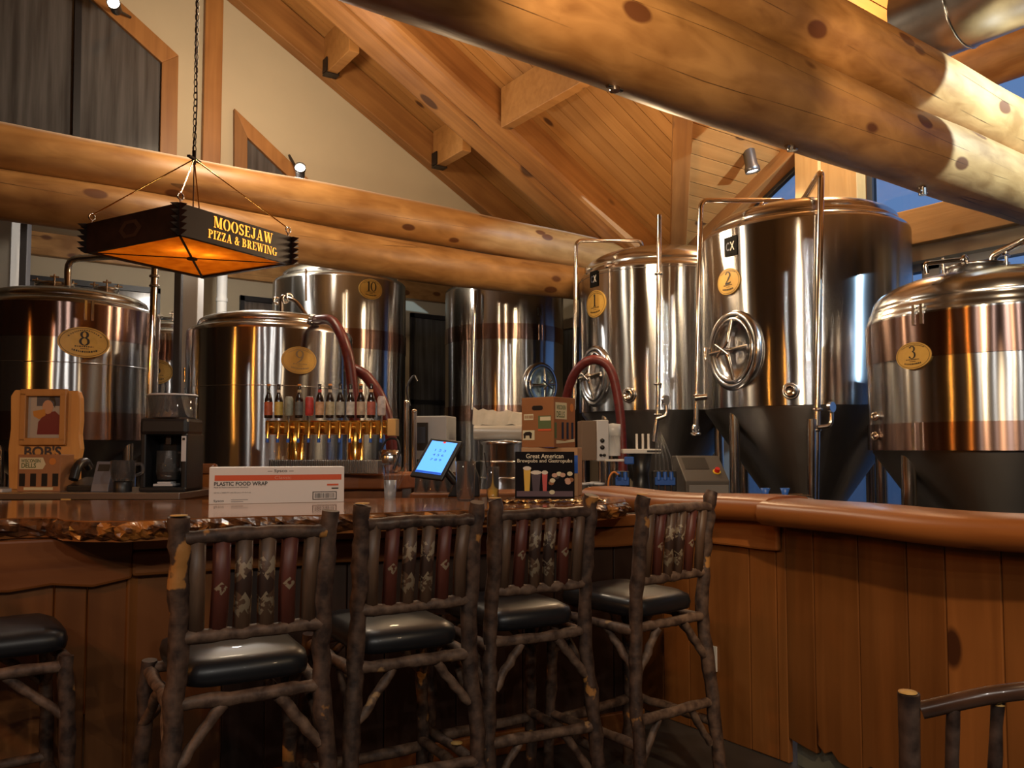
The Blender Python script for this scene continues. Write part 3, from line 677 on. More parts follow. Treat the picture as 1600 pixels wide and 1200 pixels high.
    def latch(s, px, z0, z1):
        nn, q = s.n(px)
        for dx in (-.022, .022):
            f = s.wrap(nn, 0, .012); a0, a1 = f(dx - .008, z0), f(dx + .008, z1)
            g0, g1 = s.wrap(nn, 0, .0)(dx - .008, z0), s.wrap(nn, 0, .0)(dx + .008, z1)
            q4 = [f(dx - .008, z0), f(dx + .008, z0), f(dx + .008, z1), f(dx - .008, z1)]; b4 = [s.wrap(nn, 0, -.002)(dx + e, z) for e, z in ((-.008, z0), (.008, z0), (.008, z1), (-.008, z1))]
            MB().add(q4 + b4, [(0, 1, 2, 3), (0, 4, 5, 1), (1, 5, 6, 2), (2, 6, 7, 3), (3, 7, 4, 0)]).obj('band_latch', STEEL_DOME, s.root)
    def pipe(s, pts, r=.02, rad=.06, name='pipe', mat=None, seg=10):
        return MB().tube(fillet([Vector(p) - s.c for p in pts], rad), r, seg).obj(name, mat or STEEL_PIPE, s.root)
    def clamp(s, p, axis='Z', r=.034):
        M3 = Matrix.Rotation(R(90), 3, axis) if axis != 'Z' else None
        MB().torus(r * .75, r * .35, M3, Vector(p) - s.c, seg=14, k=6).obj('pipe_clamp', STEEL_PIPE, s.root)
    def lidset(s, dx=0.0, dy=0.0, r=.12, h=.06):
        z = s.top
        o = MB().lathe([(r, z - .03), (r, z + h * .6), (r * 1.08, z + h * .6), (r * 1.08, z + h), (.001, z + h + .01)], 24, (dx, dy, 0)).obj('top_lid', STEEL_DOME, s.root)
        for a in (.4, 2.5, 4.6):
            x, y = dx + math.cos(a) * r * 1.1, dy + math.sin(a) * r * 1.1
            MB().tube([(x, y, z - .02), (x, y, z + h + .05)], .008, 6).tube([(x - .03, y, z + h + .03), (x + .03, y, z + h + .03)], .008, 6).obj('lid_bolt', STEEL_PIPE, o)

T = {}
t = T[8] = Tank('wide tank with oval plate number 8 and dark top band at the left', 105, 6.3, .65, 1.40, 2.38, bands=((2.13, 2.38), (1.40, 1.60)), seams=(1.95,), dome=.17)
t.top = 2.55; t.plate(125, 535, '8', .34, .22); t.latch(130, t.z(130, 501), t.z(130, 470)); t.lidset(-.1, .05, .13, .07); t.lidset(.25, -.05, .09, .06)
t.pipe([at(106, 447, 6.2), at(106, 405, 6.2), at(175, 400, 6.1), at(243, 405, 5.9), at(242, 425, 5.9), at(233, 640, 5.9), at(233, 760, 5.9)], .026, .12)
for y in (432, 447): t.clamp(at(241, y, 5.9))
t = T[9] = Tank('shiny tank with smudged number plate 9 behind the row of taps', 423, 6.1, .6, 1.05, 2.17, seams=(1.77,), dome=.17, cone=.45)
t.top = 2.33; t.plate(462, 563, '9', .25, .19, ink=plain('faded_ink', (.30, .22, .12), .5)); 
t.pipe([at(440, 492, 6.0), at(440, 462, 6.0), at(462, 470, 6.0), at(478, 492, 6.0)], .016, .03)
for px, py in ((432, 470), (446, 468), (452, 464)): t.clamp(at(px, py, 6.0), 'X', .03)
t.pipe([at(288, 595, 5.9), at(318, 585, 5.95)], .018, name='sample_valve'); t.pipe([at(290, 597, 5.9), at(290, 575, 5.9)], .016, name='valve_handle')
t = T[6] = Tank('small far tank with number plate 6 between two bigger tanks', 265, 7.6, .45, 1.2, 2.36, bands=((2.12, 2.30),), dome=.16, cone=.4)
t.top = 2.5; t.plate(247, 581, '6', .27, .22); t.lidset(0, 0, .1, .06)
t = T[10] = Tank('tall tank numbered 10 reaching up behind the lower log', 530, 8.36, .675, 1.15, 3.0, bands=((2.30, 2.49),), dome=.2)
t.top = 3.2; t.plate(574, 452, '10', .25, .2)
t.pipe([at(478, 420, 7.6), at(478, 470, 7.6)], .012)
t = T[11] = Tank('far tank numbered 11 with a dark band and bluish hatch', 788, 8.9, .65, 1.2, 3.02, bands=((2.46, 2.62), (1.62, 1.78)), dome=.2)
t.top = 3.2
nn, q = t.n(840); z = t.z(840, 487); ft = t.wrap(nn, z, .003)
numeral('number', '11', .09, .075, ft, INK, t.root, label='bare black number')
t.hatch(842, 602, .165, .19, plain('blueish_polished_door', (.45, .62, .72), .25, .9)); t.latch(842, 2.46, 2.62)
t.pipe([at(742, 455, 8.2), at(738, 640, 8.2)], .02)
t = T[1] = Tank('tall tank with plate number 1 standing between the others and the log end', 1033, 7.45, .75, 1.66, 2.88, seams=(2.86,), cone=.9, dome=.27, domeR=.93)
t.top = 3.1; t.plate(938, 475, '1', .27, .24); t.badge(936, 436); t.hatch(936, 588, .17, .22); t.port(988, 617, .045)
t.pipe([at(897, 640, 6.9), at(900, 376, 6.9), at(1002, 376, 7.2), at(1004, 392, 7.3)], .017, .06)
t.pipe([at(1030, 336, 6.62), at(1028, 640, 6.62), at(1022, 690, 6.62)], .02, .04); t.clamp(at(1029, 428, 6.62)); t.clamp(at(1028, 600, 6.62)); t.clamp(at(1028, 648, 6.62))
t.pipe([at(1026, 655, 6.6), at(1042, 650, 6.6), at(1041, 632, 6.6)], .016, .05, 'gauge_elbow')
MB().lathe([(.04, -.012), (.04, .012)], 18, at(1040, 625, 6.55) - t.c, True, Matrix.Rotation(R(90), 3, 'X')).obj('gauge', STEEL_DOME, t.root)
for dx in (.15, .35): MB().tube([t.right * dx + Vector((0, 0, 3.05)), t.right * dx + Vector((0, 0, 3.2))], .015, 8).obj('top_fitting', STEEL_PIPE, t.root)
for px in (921, 955):
    nn, q = t.n(px); p_ = nn * (.75 * .97) + Vector((0, 0, 2.93)); MB().box(p_, (.05, .03, .05), math.atan2(nn.y, nn.x)).obj('lifting_lug', STEEL_DOME, t.root)
t = T[2] = Tank('tallest tank with plate number 2 and a round cross-barred hatch', 1257, 6.1, .75, 1.63, 2.90, cone=1.0, dome=.24, domeR=.90)
t.top = 3.14; t.plate(1154, 440, '2', .22, .19); t.badge(1158, 385); t.hatch(1160, 548, .19, .235); t.port(1239, 611, .04)
t.pipe([at(1087, 680, 5.7), at(1095, 313, 5.7), at(1228, 313, 5.9), at(1228, 332, 6.0)], .018, .06)
t.clamp(at(1087, 678, 5.7)); t.clamp(at(1087, 670, 5.7), 'X'); t.clamp(at(1090, 618, 5.7))
t.pipe([at(1274, 800, 5.28), at(1283, 268, 5.28), at(1256, 312, 5.9)], .022, .05); t.clamp(at(1277, 640, 5.28)); t.clamp(at(1275, 672, 5.28)); t.clamp(at(1256, 314, 5.88), 'X')
t.pipe([at(1268, 800, 5.26), at(1268, 655, 5.26)], .028)
t.pipe([at(1277, 668, 5.25), at(1299, 666, 5.25), at(1299, 640, 5.25)], .016, .06, 'gauge_elbow')
MB().lathe([(.034, -.012), (.034, .012)], 18, at(1299, 636, 5.2) - t.c, True, Matrix.Rotation(R(90), 3, 'X')).obj('gauge', STEEL_DOME, t.root)
MB().torus(.045, .012, Matrix.Rotation(R(90), 3, 'X'), at(1357, 324, 6.0) - t.c).obj('lifting_eye', DARKMETAL, t.root)
t.pipe([at(1178, 330, 5.7), at(1205, 322, 5.7)], .012); t.clamp(at(1192, 325, 5.7), 'X', .04)
MB().tube([at(1085, 622, 5.65) - t.c, at(1104, 620, 5.65) - t.c], .022, 8).obj('side_valve', STEEL_PIPE, t.root)
t = T[3] = Tank('squat tank with plate number 3 and brown bands at the right edge', 1560, 4.39, .65, 1.33, 2.03, bands=((1.80, 2.02), (1.33, 1.47)), cone=.85, dome=.26, domeR=.95)
t.top = 2.27; t.plate(1454, 556, '3', .205, .138); t.latch(1462, t.z(1462, 507), t.z(1462, 476)); t.latch(1458, 1.33, 1.47); t.lidset(-.22, .0, .15, .03)
t.pipe([at(1552, 418, 4.3), at(1552, 400, 4.3), at(1600, 376, 4.1), at(1640, 355, 4.0)], .022, .04)
t.pipe([at(1448, 428, 4.1), at(1445, 412, 4.1), at(1500, 406, 4.15)], .012, .02, 'lid_arm'); t.clamp(at(1508, 407, 4.15), 'X', .03)
for y in (651, 682): MB().tube([at(1364, y, 4.4) - t.c, at(1384, y, 4.4) - t.c], .016, 8).torus(.018, .008, Matrix.Rotation(R(90), 3, 'Y'), at(1367, y, 4.4) - t.c, seg=12, k=6).obj('side_valve', STEEL_PIPE, t.root)

# ------------------------------------------------------------------ hanging lantern with toothed corners
def lantern():
    c0 = B(-1.886, 4.74, 0); zb = 2.454; H = .172; s = .8; ang = YAW + R(60)
    L = thing('hanging_lantern', 'square iron lantern with glowing lettering and amber underside, hung on chain', 'lamp', (c0.x, c0.y, zb), ang)
    h = s / 2; fl = h + .045; N = 5
    lit = plain('lit_amber_lettering', (1.0, .40, .04), .5, emit=1.3)
    for k in range(4):                                     # four side plates, each end cut into pine-tree teeth
        rot = Matrix.Rotation(R(90 * k), 3, 'Z'); poly = []
        for i in range(N): z0, z1 = H * i / N, H * (i + 1) / N; poly += [(fl - .035, z0), (fl + .012, z0 + .6 * (z1 - z0)), (fl - .03, z1 - .002)]
        poly = poly + [(-x, z) for x, z in reversed(poly)]
        sd = MB().prism(poly, lambda x, z, t_: rot @ Vector((x, t_, z)), -h - .004, -h + .004).obj('side_plate', DARKMETAL if k % 2 == 0 else RUST, L)
        for q in (-1, 1):                                    # dark plate at each corner
            pass
        if k % 2 == 0:
            f = lambda x, y: rot @ Vector((x, -h - .0065, y))
            stencil('lettering', 'MOOSEJAW', .43, .062, lambda x, y: f(x + .03, y + .122), lit, sd)
            stencil('lettering', 'PIZZA & BREWING', .50, .047, lambda x, y: f(x + .03, y + .050), lit, sd)
        else:
            f = lambda x, y: rot @ Vector((x, -h - .0065, y))
            dm = MB(); hexo = [(.10 * math.cos(R(60 * i)), .055 * math.sin(R(60 * i))) for i in range(6)]; hexi = [(x * .62, y * .62) for x, y in hexo]
            for i in range(6): j = (i + 1) % 6; dm.add([f(hexo[i][0], hexo[i][1] + .085), f(hexo[j][0], hexo[j][1] + .085), f(hexi[j][0], hexi[j][1] + .085), f(hexi[i][0], hexi[i][1] + .085)], [(0, 1, 2, 3)])
            dm.obj('stamped_diamond', plain('worn_brown_paint', (.13, .05, .022), .5), sd)
    MB().box((0, -h + .012, .01), (s, .02, .02)).box((0, h - .012, .01), (s, .02, .02)).box((-h + .012, 0, .01), (.02, s, .02)).box((h - .012, 0, .01), (.02, s, .02)).obj('bottom_rim', DARKMETAL, L)
    MB().box((0, 0, .004), (s * 1.36, .012, .006), R(45)).box((0, 0, .0045), (s * 1.36, .007, .005), R(-45)).lathe([(.03, -.004), (.03, .006)], 12).obj('cross_strap', DARKMETAL, L)
    m, n, l, b = new_mat('amber_mica'); n.remove(b)
    tl = n.new('ShaderNodeBsdfTranslucent'); tl.inputs[0].default_value = (.95, .42, .06, 1); df = n.new('ShaderNodeBsdfDiffuse'); df.inputs[0].default_value = (.5, .18, .03, 1)
    nz = n.new('ShaderNodeTexNoise'); nz.inputs['Scale'].default_value = 14; nz.inputs['Detail'].default_value = 6; cr = n.new('ShaderNodeValToRGB'); cr.color_ramp.elements[0].color = (.55, .20, .02, 1); cr.color_ramp.elements[1].color = (1, .55, .12, 1)
    tc = n.new('ShaderNodeTexCoord'); l.new(tc.outputs['Object'], nz.inputs[0]); l.new(nz.outputs[0], cr.inputs[0]); l.new(cr.outputs[0], tl.inputs[0])
    mx = n.new('ShaderNodeMixShader'); mx.inputs[0].default_value = .15; l.new(tl.outputs[0], mx.inputs[1]); l.new(df.outputs[0], mx.inputs[2]); l.new(mx.outputs[0], n['Material Output'].inputs[0])
    MB().box((0, 0, .012), (s - .02, s - .02, .003)).obj('amber_panel', m, L)
    for x, y in ((-.14, -.10), (.01, -.13)):
        bb = MB().lathe([(.012, .125), (.014, .105), (.028, .085), (.032, .068), (.022, .048), (.001, .042)], 14, (x, y, 0)).obj('bulb', BULB, L)
        w = (Matrix.Translation(L.location) @ Matrix.Rotation(ang, 4, 'Z')) @ Vector((x, y, .055))
        lamp('lantern_bulb', w, 8, (1.0, .62, .22), .015)
    hub = Vector((0, 0, .60)); cm = STEEL_PIPE
    for x in (-1, 1):
        for y in (-1, 1):
            e = Vector((x * h * .96, y * h * .96, H + .02))
            MB().tube([e + Vector((0, 0, .03)), hub], .004, 6).obj('hanging_rod', BRASS, L)
            MB().torus(.018, .005, Matrix.Rotation(R(90), 3, 'X'), e + Vector((0, 0, .02)), seg=14, k=6).tube([e - Vector((0, 0, .04)), e + Vector((0, 0, .005))], .005, 6).obj('hook', STEEL_PIPE, L)
    MB().tube([(0, 0, H), hub], .004, 6).obj('lamp_cord', RUST, L)
    MB().box(hub, (.12, .02, .012), R(20)).tube([hub - Vector((0, 0, .03)), hub + Vector((0, 0, .05))], .012, 8).obj('hanger_plate', DARKMETAL, L)
    ch = MB(); z = .64; i = 0
    while z < 3.0:
        M3 = Matrix.Rotation(R(90), 3, 'X') if i % 2 else Matrix.Rotation(R(90), 3, 'X') @ Matrix.Rotation(R(90), 3, 'Y')
        ch.torus(1, .0035, Matrix.Rotation(R(90 * (i % 2)), 3, 'Z') @ Matrix.Rotation(R(90), 3, 'X'), (0, 0, z + .022), .012, .024, 10, 4); z += .04; i += 1
    o = ch.obj('chain', DARKMETAL, L); o['kind'] = 'stuff'
    cw = MB().tube(spline([(.012 * math.sin(i * 2.1), .012 * math.cos(i * 1.7), .62 + i * .3) for i in range(9)], 4), .004, 6).obj('chain_cord', RUST, L)
    return L
lantern()

# ------------------------------------------------------------------ spotlights
def spot(label, p, d, mat_head=DARKMETAL, watt=0, col=WHITE, cone=90, back=None, s=1.0):
    p, d = Vector(p), Vector(d).normalized()
    r = thing('spotlight', label, 'lamp', p, 0, 'small ceiling spotlights')
    M3 = d.to_track_quat('Z', 'Y').to_matrix()
    MB().lathe([(.028 * s, -.13 * s), (.04 * s, -.12 * s), (.042 * s, -.02 * s), (.05 * s, 0), (.05 * s, .03 * s), (.046 * s, .03 * s), (.044 * s, .01 * s)], 20, (0, 0, 0), True, M3).obj('can', mat_head, r)
    MB().lathe([(.043 * s, .012 * s), (.03 * s, .022 * s), (.001, .028 * s)], 18, (0, 0, 0), True, M3).obj('lens', BULB, r)
    if back is not None: MB().tube([-d * .1 * s, Vector(back) - p], .012 * s, 8).obj('arm', mat_head, r)
    if watt: lamp('spot_lamp', p + d * .06 * s, watt, col, .03, 'SPOT', p + d, cone, .6)
    return r
p = on_v(469, 264, 6.85); spot('lit white spotlight beside the small triangular window', p, B(.25, -1, .25), DARKMETAL, 12, WHITE, 120, on_v(452, 243, VG - .02))
p = on_v(178, 6, 6.85); spot('lit white spotlight over the big gable window', p, B(.3, -1, -.1), DARKMETAL, 12, WHITE, 120, on_v(205, 28, VG - .02))
p = on_u(1175, 262, 5.95); spot('silver can spotlight under the dormer trim above the tall tanks', p, (.15, -.1, -1), plain('spot_can_metal', (.20, .20, .21), .35, .9), 20, (1, .75, .45), 130, p + Vector((.1, .05, .2)), 1.35)

# ================================================================== bar, half wall, counters
def bz(px, py, z):                       # point on a level surface
    d, _ = ray(px, py); return d * ((z - EYE) / d.z) + Vector((0, 0, EYE))
BZ = 1.10
rnd = random.Random(4)
# live-edge bar top: front edge followed from left to right, then back along the service side
front = [B(-2.35, 2.42), B(-1.95, 2.62)] + [bz(px, py, BZ) for px, py in ((60, 808), (110, 813), (180, 814), (240, 812), (320, 809), (420, 806), (520, 804), (620, 800), (720, 797), (820, 794), (900, 790), (955, 786))] + [B(.52, 3.72)]
back = [B(.55, 4.02), B(.3, 4.12), B(-.3, 3.98), B(-1.0, 3.86), B(-1.8, 3.80), B(-2.9, 3.72)]
fr = spline([(p.x, p.y, 0) for p in front], 5)
rnd = random.Random(5)
fr = [Vector((p.x + rnd.uniform(-.006, .006), p.y + rnd.uniform(-.008, .008), 0)) for p in fr]
bar_top = thing('live_edge_worktop', 'long glossy wooden bar top with a rough live edge', 'counter', (fr[30].x, fr[30].y, BZ))
o0 = bar_top.location
poly = [(p.x - o0.x, p.y - o0.y) for p in fr + back]
slab = MB().prism(poly, lambda x, y, t: (x, y, t), -.07, 0)
so = slab.obj('slab', BARW, bar_top)
# knobbly bark skirt hugging the front edge
m = MB(); rows = 5; vs = []; n = len(fr) * 2 - 1
path = []
for i in range(len(fr) - 1): path += [fr[i], (fr[i] + fr[i + 1]) / 2]
path.append(fr[-1])
for i, p in enumerate(path):
    a, b = path[max(0, i - 1)], path[min(len(path) - 1, i + 1)]; tn = (b - a).normalized(); nn = Vector((tn.y, -tn.x, 0))
    for k in range(rows + 1):
        t_ = k / rows; bulge = .004 + .022 * math.sin(math.pi * min(1, t_ * 1.1)) + rnd.uniform(-.008, .012) * (0 < k)
        vs.append(p - o0.xyz * Vector((1, 1, 0)) + nn * bulge + Vector((0, 0, -.004 - .058 * t_ + rnd.uniform(-.004, .004) * (k > 0))))
m.add(vs, [(i * (rows + 1) + k, i * (rows + 1) + k + 1, (i + 1) * (rows + 1) + k + 1, (i + 1) * (rows + 1) + k) for i in range(len(path) - 1) for k in range(rows)])
m.obj('bark_edge', BARK_EDGE, bar_top)

def plank_wall(root, p0, p1, cuts, z0, z1, mat, th=.03, name='plank', inset=0.0):
    """upright boards between two floor points, split at the given fractions"""
    p0, p1 = Vector((p0.x, p0.y, 0)) - root.location, Vector((p1.x, p1.y, 0)) - root.location
    d = p1 - p0; a = math.atan2(d.y, d.x)
    for i in range(len(cuts) - 1):
        s, e = p0 + d * cuts[i], p0 + d * cuts[i + 1]; w = (e - s).length
        o = MB().box((0, 0, (z1 - z0) / 2), (w - .004, th, z1 - z0)).obj(name, mat, root, .004)
        c = (s + e) / 2; o.location = (c.x, c.y, z0 + rnd.uniform(0, .004)); o.rotation_euler = (0, 0, a)
def board(root, p0, p1, z0, z1, th, mat, name, off=0.0, bevel=.006, sag=0.0):
    p0, p1 = Vector((p0.x, p0.y, 0)) - root.location, Vector((p1.x, p1.y, 0)) - root.location
    d = p1 - p0; a = math.atan2(d.y, d.x); L = d.length; nn = Vector((d.y, -d.x, 0)).normalized()
    N = 12; m = MB(); poly = [(-L / 2 + L * i / N, (0 if not sag else -sag * abs(math.sin(i * 1.7 + L)))) for i in range(N + 1)] + [(L / 2, z1 - z0), (-L / 2, z1 - z0)]
    o = m.prism(poly, lambda x, y, t: (x, t, y), -th / 2, th / 2).obj(name, mat, root, bevel)
    c = (p0 + p1) / 2 + nn * off; o.location = (c.x, c.y, z0); o.rotation_euler = (0, 0, a)
    return o
K = B(-1.40, 3.02); KL = B(-2.75, 2.30); KR = B(.62, 3.98)
base = thing('bar_cabinet', 'stained plank front of the bar behind the stools', 'bar', (K.x, K.y, 0))
def cuts(n, j=.25): return [0] + [(i + rnd.uniform(-j, j)) / n for i in range(1, n)] + [1]
plank_wall(base, KL, K, cuts(11), .06, 1.025, PANEL)
plank_wall(base, K, KR, [0] + [i / 14 for i in range(1, 3)], .06, 1.025, PANEL)
plank_wall(base, K, KR, [i / 14 for i in range(2, 15)], .06, 1.025, DARKPLANK)  # the rest of the run uses darker planks
board(base, KL, K, .87, 1.025, .03, CAPW, 'apron_board', .035, .01, .025); 
board(base, K, KR, .975, 1.025, .03, CAPW, 'apron_board', .035, .01, .008)
board(base, K, KR, .885, .965, .035, CAPW, 'apron_board', .04, .012, .012)
board(base, KL, K, 0, .1, .03, PANEL, 'kick_board', .02); board(base, K, KR, 0, .1, .03, PANEL, 'kick_board', .02)
kp = K - base.location; MB().box((kp.x, kp.y, .51), (.045, .045, 1.02), R(15)).obj('corner_post', PANEL, base, .006)

S0, S1, S2 = B(2.25, 1.283), B(1.19, 3.534), B(.428, 4.63)
WH = 1.13
hw = thing('half_wall', 'stained plank half wall with log slab cap below the right tanks', 'half wall', (S1.x, S1.y, 0))
def frac(px, P, Q):                      # where a pixel column meets the wall line, as a fraction
    d, _ = ray(px, 900); e = Q - P; det = d.x * -e.y + e.x * d.y
    return (d.x * (-(-P.y)) - d.y * (-(-P.x)) ) / det if False else ((P.x * d.y - P.y * d.x) / (e.y * d.x - e.x * d.y))
c1 = [0] + [frac(px, S1, S0) for px in (1275, 1345, 1421, 1481, 1569, 1640, 1735)] + [1]
rag = MB()
plank_wall(hw, S1, S0, c1, .09, WH - .09, PANEL)
for o_ in [c for c in hw.children if c.name.startswith('plank')][:4]:      # splintered lower ends
    bm = bmesh.new(); bm.from_mesh(o_.data)
    low = [e for e in bm.edges if all(v.co.z < .01 for v in e.verts) and abs(e.verts[0].co.x - e.verts[1].co.x) > .02]
    r_ = bmesh.ops.subdivide_edges(bm, edges=low, cuts=5)
    for v in bm.verts:
        if v.co.z < .01: q_ = round(v.co.x * 200); v.co.z += .045 * abs(math.sin(q_ * 1.9 + len(o_.name))) ** 2
    bm.to_mesh(o_.data); bm.free()
dd = (S0 - S1).normalized(); off_ = Vector((-dd.y, dd.x, 0)); off_ = off_ if off_.dot(S1) > 0 else -off_
board(hw, S1 + off_ * .02 + dd * .02, S0 + off_ * .02, 0, .30, .012, plain('grey_backing_board', (.13, .13, .10), .6, var=.15), 'backing_board', 0, .001)
c2 = [0] + [frac(px, S1, S2) for px in (1216, 1174)] + [.42, .55, .7, .85, 1]
plank_wall(hw, S1, S2, c2, .0, WH - .09, PANEL)
e_ = (S2 - S1); board(hw, S2, S1 + e_ * .012, .90, WH - .10, .03, CAPW, 'apron_board', .035, .01, .006)
def cap_log(P, Q, name, seed):
    P, Q = Vector((P.x, P.y, 0)) - hw.location, Vector((Q.x, Q.y, 0)) - hw.location
    d = Q - P; L = d.length; a = math.atan2(d.y, d.x); r_ = random.Random(seed); N = int(L / .1); m = MB(); vs = []
    K_ = 14
    for i in range(N + 1):
        x = -L / 2 + L * i / N; wv = .012 * math.sin(x * 3.1 + seed) + .007 * math.sin(x * 7 + seed)
        for k in range(K_):
            q = 2 * math.pi * k / K_; cy, sz = math.cos(q), math.sin(q)
            y = .17 * math.copysign(abs(cy) ** .55, cy) + wv; z = .058 * math.copysign(abs(sz) ** .6, sz) + wv * .5
            vs.append((x, y, z))
    fs = [(i * K_ + k, i * K_ + (k + 1) % K_, (i + 1) * K_ + (k + 1) % K_, (i + 1) * K_ + k) for i in range(N) for k in range(K_)]
    m.add(vs, fs, True); m.add(vs[:K_], [tuple(range(K_))]); m.add(vs[-K_:], [tuple(range(K_))])
    o = m.obj(name, CAPW, hw); c = (P + Q) / 2; o.location = (c.x, c.y, WH - .058); o.rotation_euler = (0, 0, a)
dS = (S0 - S1).normalized(); cap_log(S1 + dS * .004, S0, 'cap_slab', 1); cap_log(S2 - e_ * .1, S1 - dS * .004, 'cap_slab', 5)
pl = at(1094, 1054, 3.95); 
MB().box((0, 0, 0), (.07, .006, .115)).obj('tmp', WHITECARD)
o = bpy.data.objects['tmp']; o.name = 'outlet_cover'; 
e2 = (S2 - S1).normalized(); q_ = S1 + e2 * .42; nx = Vector((-e2.y, e2.x, 0)); nx = nx if nx.dot(-q_) > 0 else -nx
o.location = Vector((q_.x, q_.y, .36)) + nx * .021; o.rotation_euler = (0, 0, math.atan2(e2.y, e2.x)); tag(o, 'small white outlet cover low on the planks behind the last stool', 'outlet')

# service counters behind the bar
sc = thing('back_counter', 'steel edged back counter under the coffee maker', 'counter', B(-2.42, 4.12), YAW)
MB().box((0, .3, .55), (1.46, .56, 1.08)).obj('cabinet', PANEL, sc, .005)
MB().box((0, .29, 1.1), (1.50, .62, .036)).obj('steel_top', plain('counter_steel', (.50, .47, .44), .3, 1.0), sc, .004)
MB().box((.28, -.0, 1.055), (.9, .02, .045)).obj('dark_recess', BLACK, sc)
MB().box((.18, -.012, 1.06), (.05, .02, .055)).obj('wood_stile', CUT, sc)
MB().tube(fillet([(.475, 0, 1.055), (.475, -.03, 1.055), (.475, -.03, 1.07), (.535, -.03, 1.07), (.535, -.03, 1.055), (.535, 0, 1.055)], .006), .004, 6).obj('drawer_handle', STEEL_PIPE, sc)
CT = 1.118
tc_ = thing('tap_counter', 'rough wooden counter carrying the row of beer taps', 'counter', B(-1.2, 4.80), YAW)
pp = [(-.72, -.02), (-.55, -.05), (-.3, -.02), (0, -.05), (.3, -.02), (.55, -.03), (.62, .1), (.6, .5), (-.7, .5)]
MB().prism(pp, lambda x, y, t: (x, y, t), 1.10, 1.19).obj('slab_top', CAPW, tc_, .01)
MB().box((-.05, .24, .55), (1.2, .42, 1.1)).obj('cabinet', PANEL, tc_, .005)
MB().box((-.6, .0, 1.22), (.12, .12, .06), .2).obj('wood_block', CAPW, tc_, .02)

bc = thing('brew_bench', 'low steel bench with brewing gear behind the bar end', 'bench', B(.28, 5.4), YAW)
MB().box((0, .25, 1.0), (2.0, .6, .04)).obj('bench_top', STEEL_DOME, bc, .004)
for x in (-.9, 0, .9):
    for y in (0, .5): MB().tube([(x, y, 0), (x, y, .98)], .02, 8).obj('leg', STEEL_PIPE, bc)
uc = thing('under_counter', 'dark serving counter behind the bar top under the tablet', 'counter', B(-.13, 4.3), YAW)
MB().box((0, .3, .53), (.8, .36, 1.06)).obj('cabinet', PANEL, uc, .005)
MB().box((0, .3, 1.08), (.84, .4, .04)).obj('top', CAPW, uc, .01)

# ================================================================== bar stools of peeled and unpeeled poles
m, n, l, b = new_mat('painted_slat')      # half-round slats, brown with a worn painted blanket motif
tc = n.new('ShaderNodeTexCoord'); sp = n.new('ShaderNodeSeparateXYZ'); l.new(tc.outputs['Object'], sp.inputs[0])
def M_(op, a, b_=None, clamp=False):
    q = n.new('ShaderNodeMath'); q.operation = op; q.use_clamp = clamp
    for i, x in enumerate((a, b_)):
        if x is None: continue
        if isinstance(x, (int, float)): q.inputs[i].default_value = x
        else: l.new(x, q.inputs[i])
    return q.outputs[0]
X_, Z_ = sp.outputs['X'], M_('SUBTRACT', sp.outputs['Z'], .985)
aX, aZ = M_('ABSOLUTE', X_), M_('ABSOLUTE', Z_)
star_ = M_('ADD', M_('ABSOLUTE', M_('SUBTRACT', aX, .045)), M_('MULTIPLY', M_('ABSOLUTE', M_('SUBTRACT', aZ, .045)), .75))
zig = M_('PINGPONG', M_('MULTIPLY', aX, 1.6), .022)
tipw = M_('LESS_THAN', M_('ABSOLUTE', M_('SUBTRACT', aZ, M_('ADD', zig, .035))), .022)
mid = M_('LESS_THAN', aX, .053); cream = M_('MULTIPLY', tipw, mid)
side = M_('LESS_THAN', M_('ADD', M_('ABSOLUTE', M_('SUBTRACT', aX, .086)), aZ), .017); cream = M_('MAXIMUM', cream, side)
nz = n.new('ShaderNodeTexNoise'); nz.inputs['Scale'].default_value = 60; nz.inputs['Detail'].default_value = 5; l.new(tc.outputs['Object'], nz.inputs[0])
worn = M_('GREATER_THAN', nz.outputs['Fac'], .47); cream = M_('MULTIPLY', cream, worn)
blk = M_('MULTIPLY', M_('LESS_THAN', M_('ADD', aX, M_('MULTIPLY', aZ, 1.1)), .06), M_('SUBTRACT', 1, cream))
redz = M_('MULTIPLY', M_('GREATER_THAN', aX, .056), M_('LESS_THAN', aX, .109))
cr = n.new('ShaderNodeValToRGB'); cr.color_ramp.elements[0].color = (.06, .032, .02, 1); cr.color_ramp.elements[1].color = (.15, .085, .05, 1); cr.color_ramp.elements[0].position = .3; cr.color_ramp.elements[1].position = .7
mp = n.new('ShaderNodeMapping'); mp.inputs['Scale'].default_value = (30, 30, 4); l.new(tc.outputs['Object'], mp.inputs[0]); n3 = n.new('ShaderNodeTexNoise'); n3.inputs['Scale'].default_value = 1; n3.inputs['Detail'].default_value = 4; l.new(mp.outputs[0], n3.inputs[0]); l.new(n3.outputs[0], cr.inputs[0])
def mixc(f, c1, c2):
    q = n.new('ShaderNodeMix'); q.data_type = 'RGBA'
    l.new(f, q.inputs[0]) if not isinstance(f, float) else None
    l.new(c1, q.inputs[6]); q.inputs[7].default_value = (*c2, 1); return q.outputs[2]
c_ = mixc(M_('MULTIPLY', redz, .75), cr.outputs[0], (.11, .018, .012)); c_ = mixc(M_('MULTIPLY', blk, .85), c_, (.035, .018, .014)); c_ = mixc(M_('MULTIPLY', cream, .8), c_, (.33, .26, .17))
l.new(c_, b.inputs['Base Color']); b.inputs['Roughness'].default_value = .45
SLAT = m
def pole(pts, r, rn, jit=.004, seg=9, sub=7):
    P = spline(pts, sub); P = [p + Vector((rn.uniform(-jit, jit), rn.uniform(-jit, jit), rn.uniform(-jit, jit) * .5)) for p in P]
    return P, [r * (1 + rn.uniform(-.10, .12)) for _ in P]
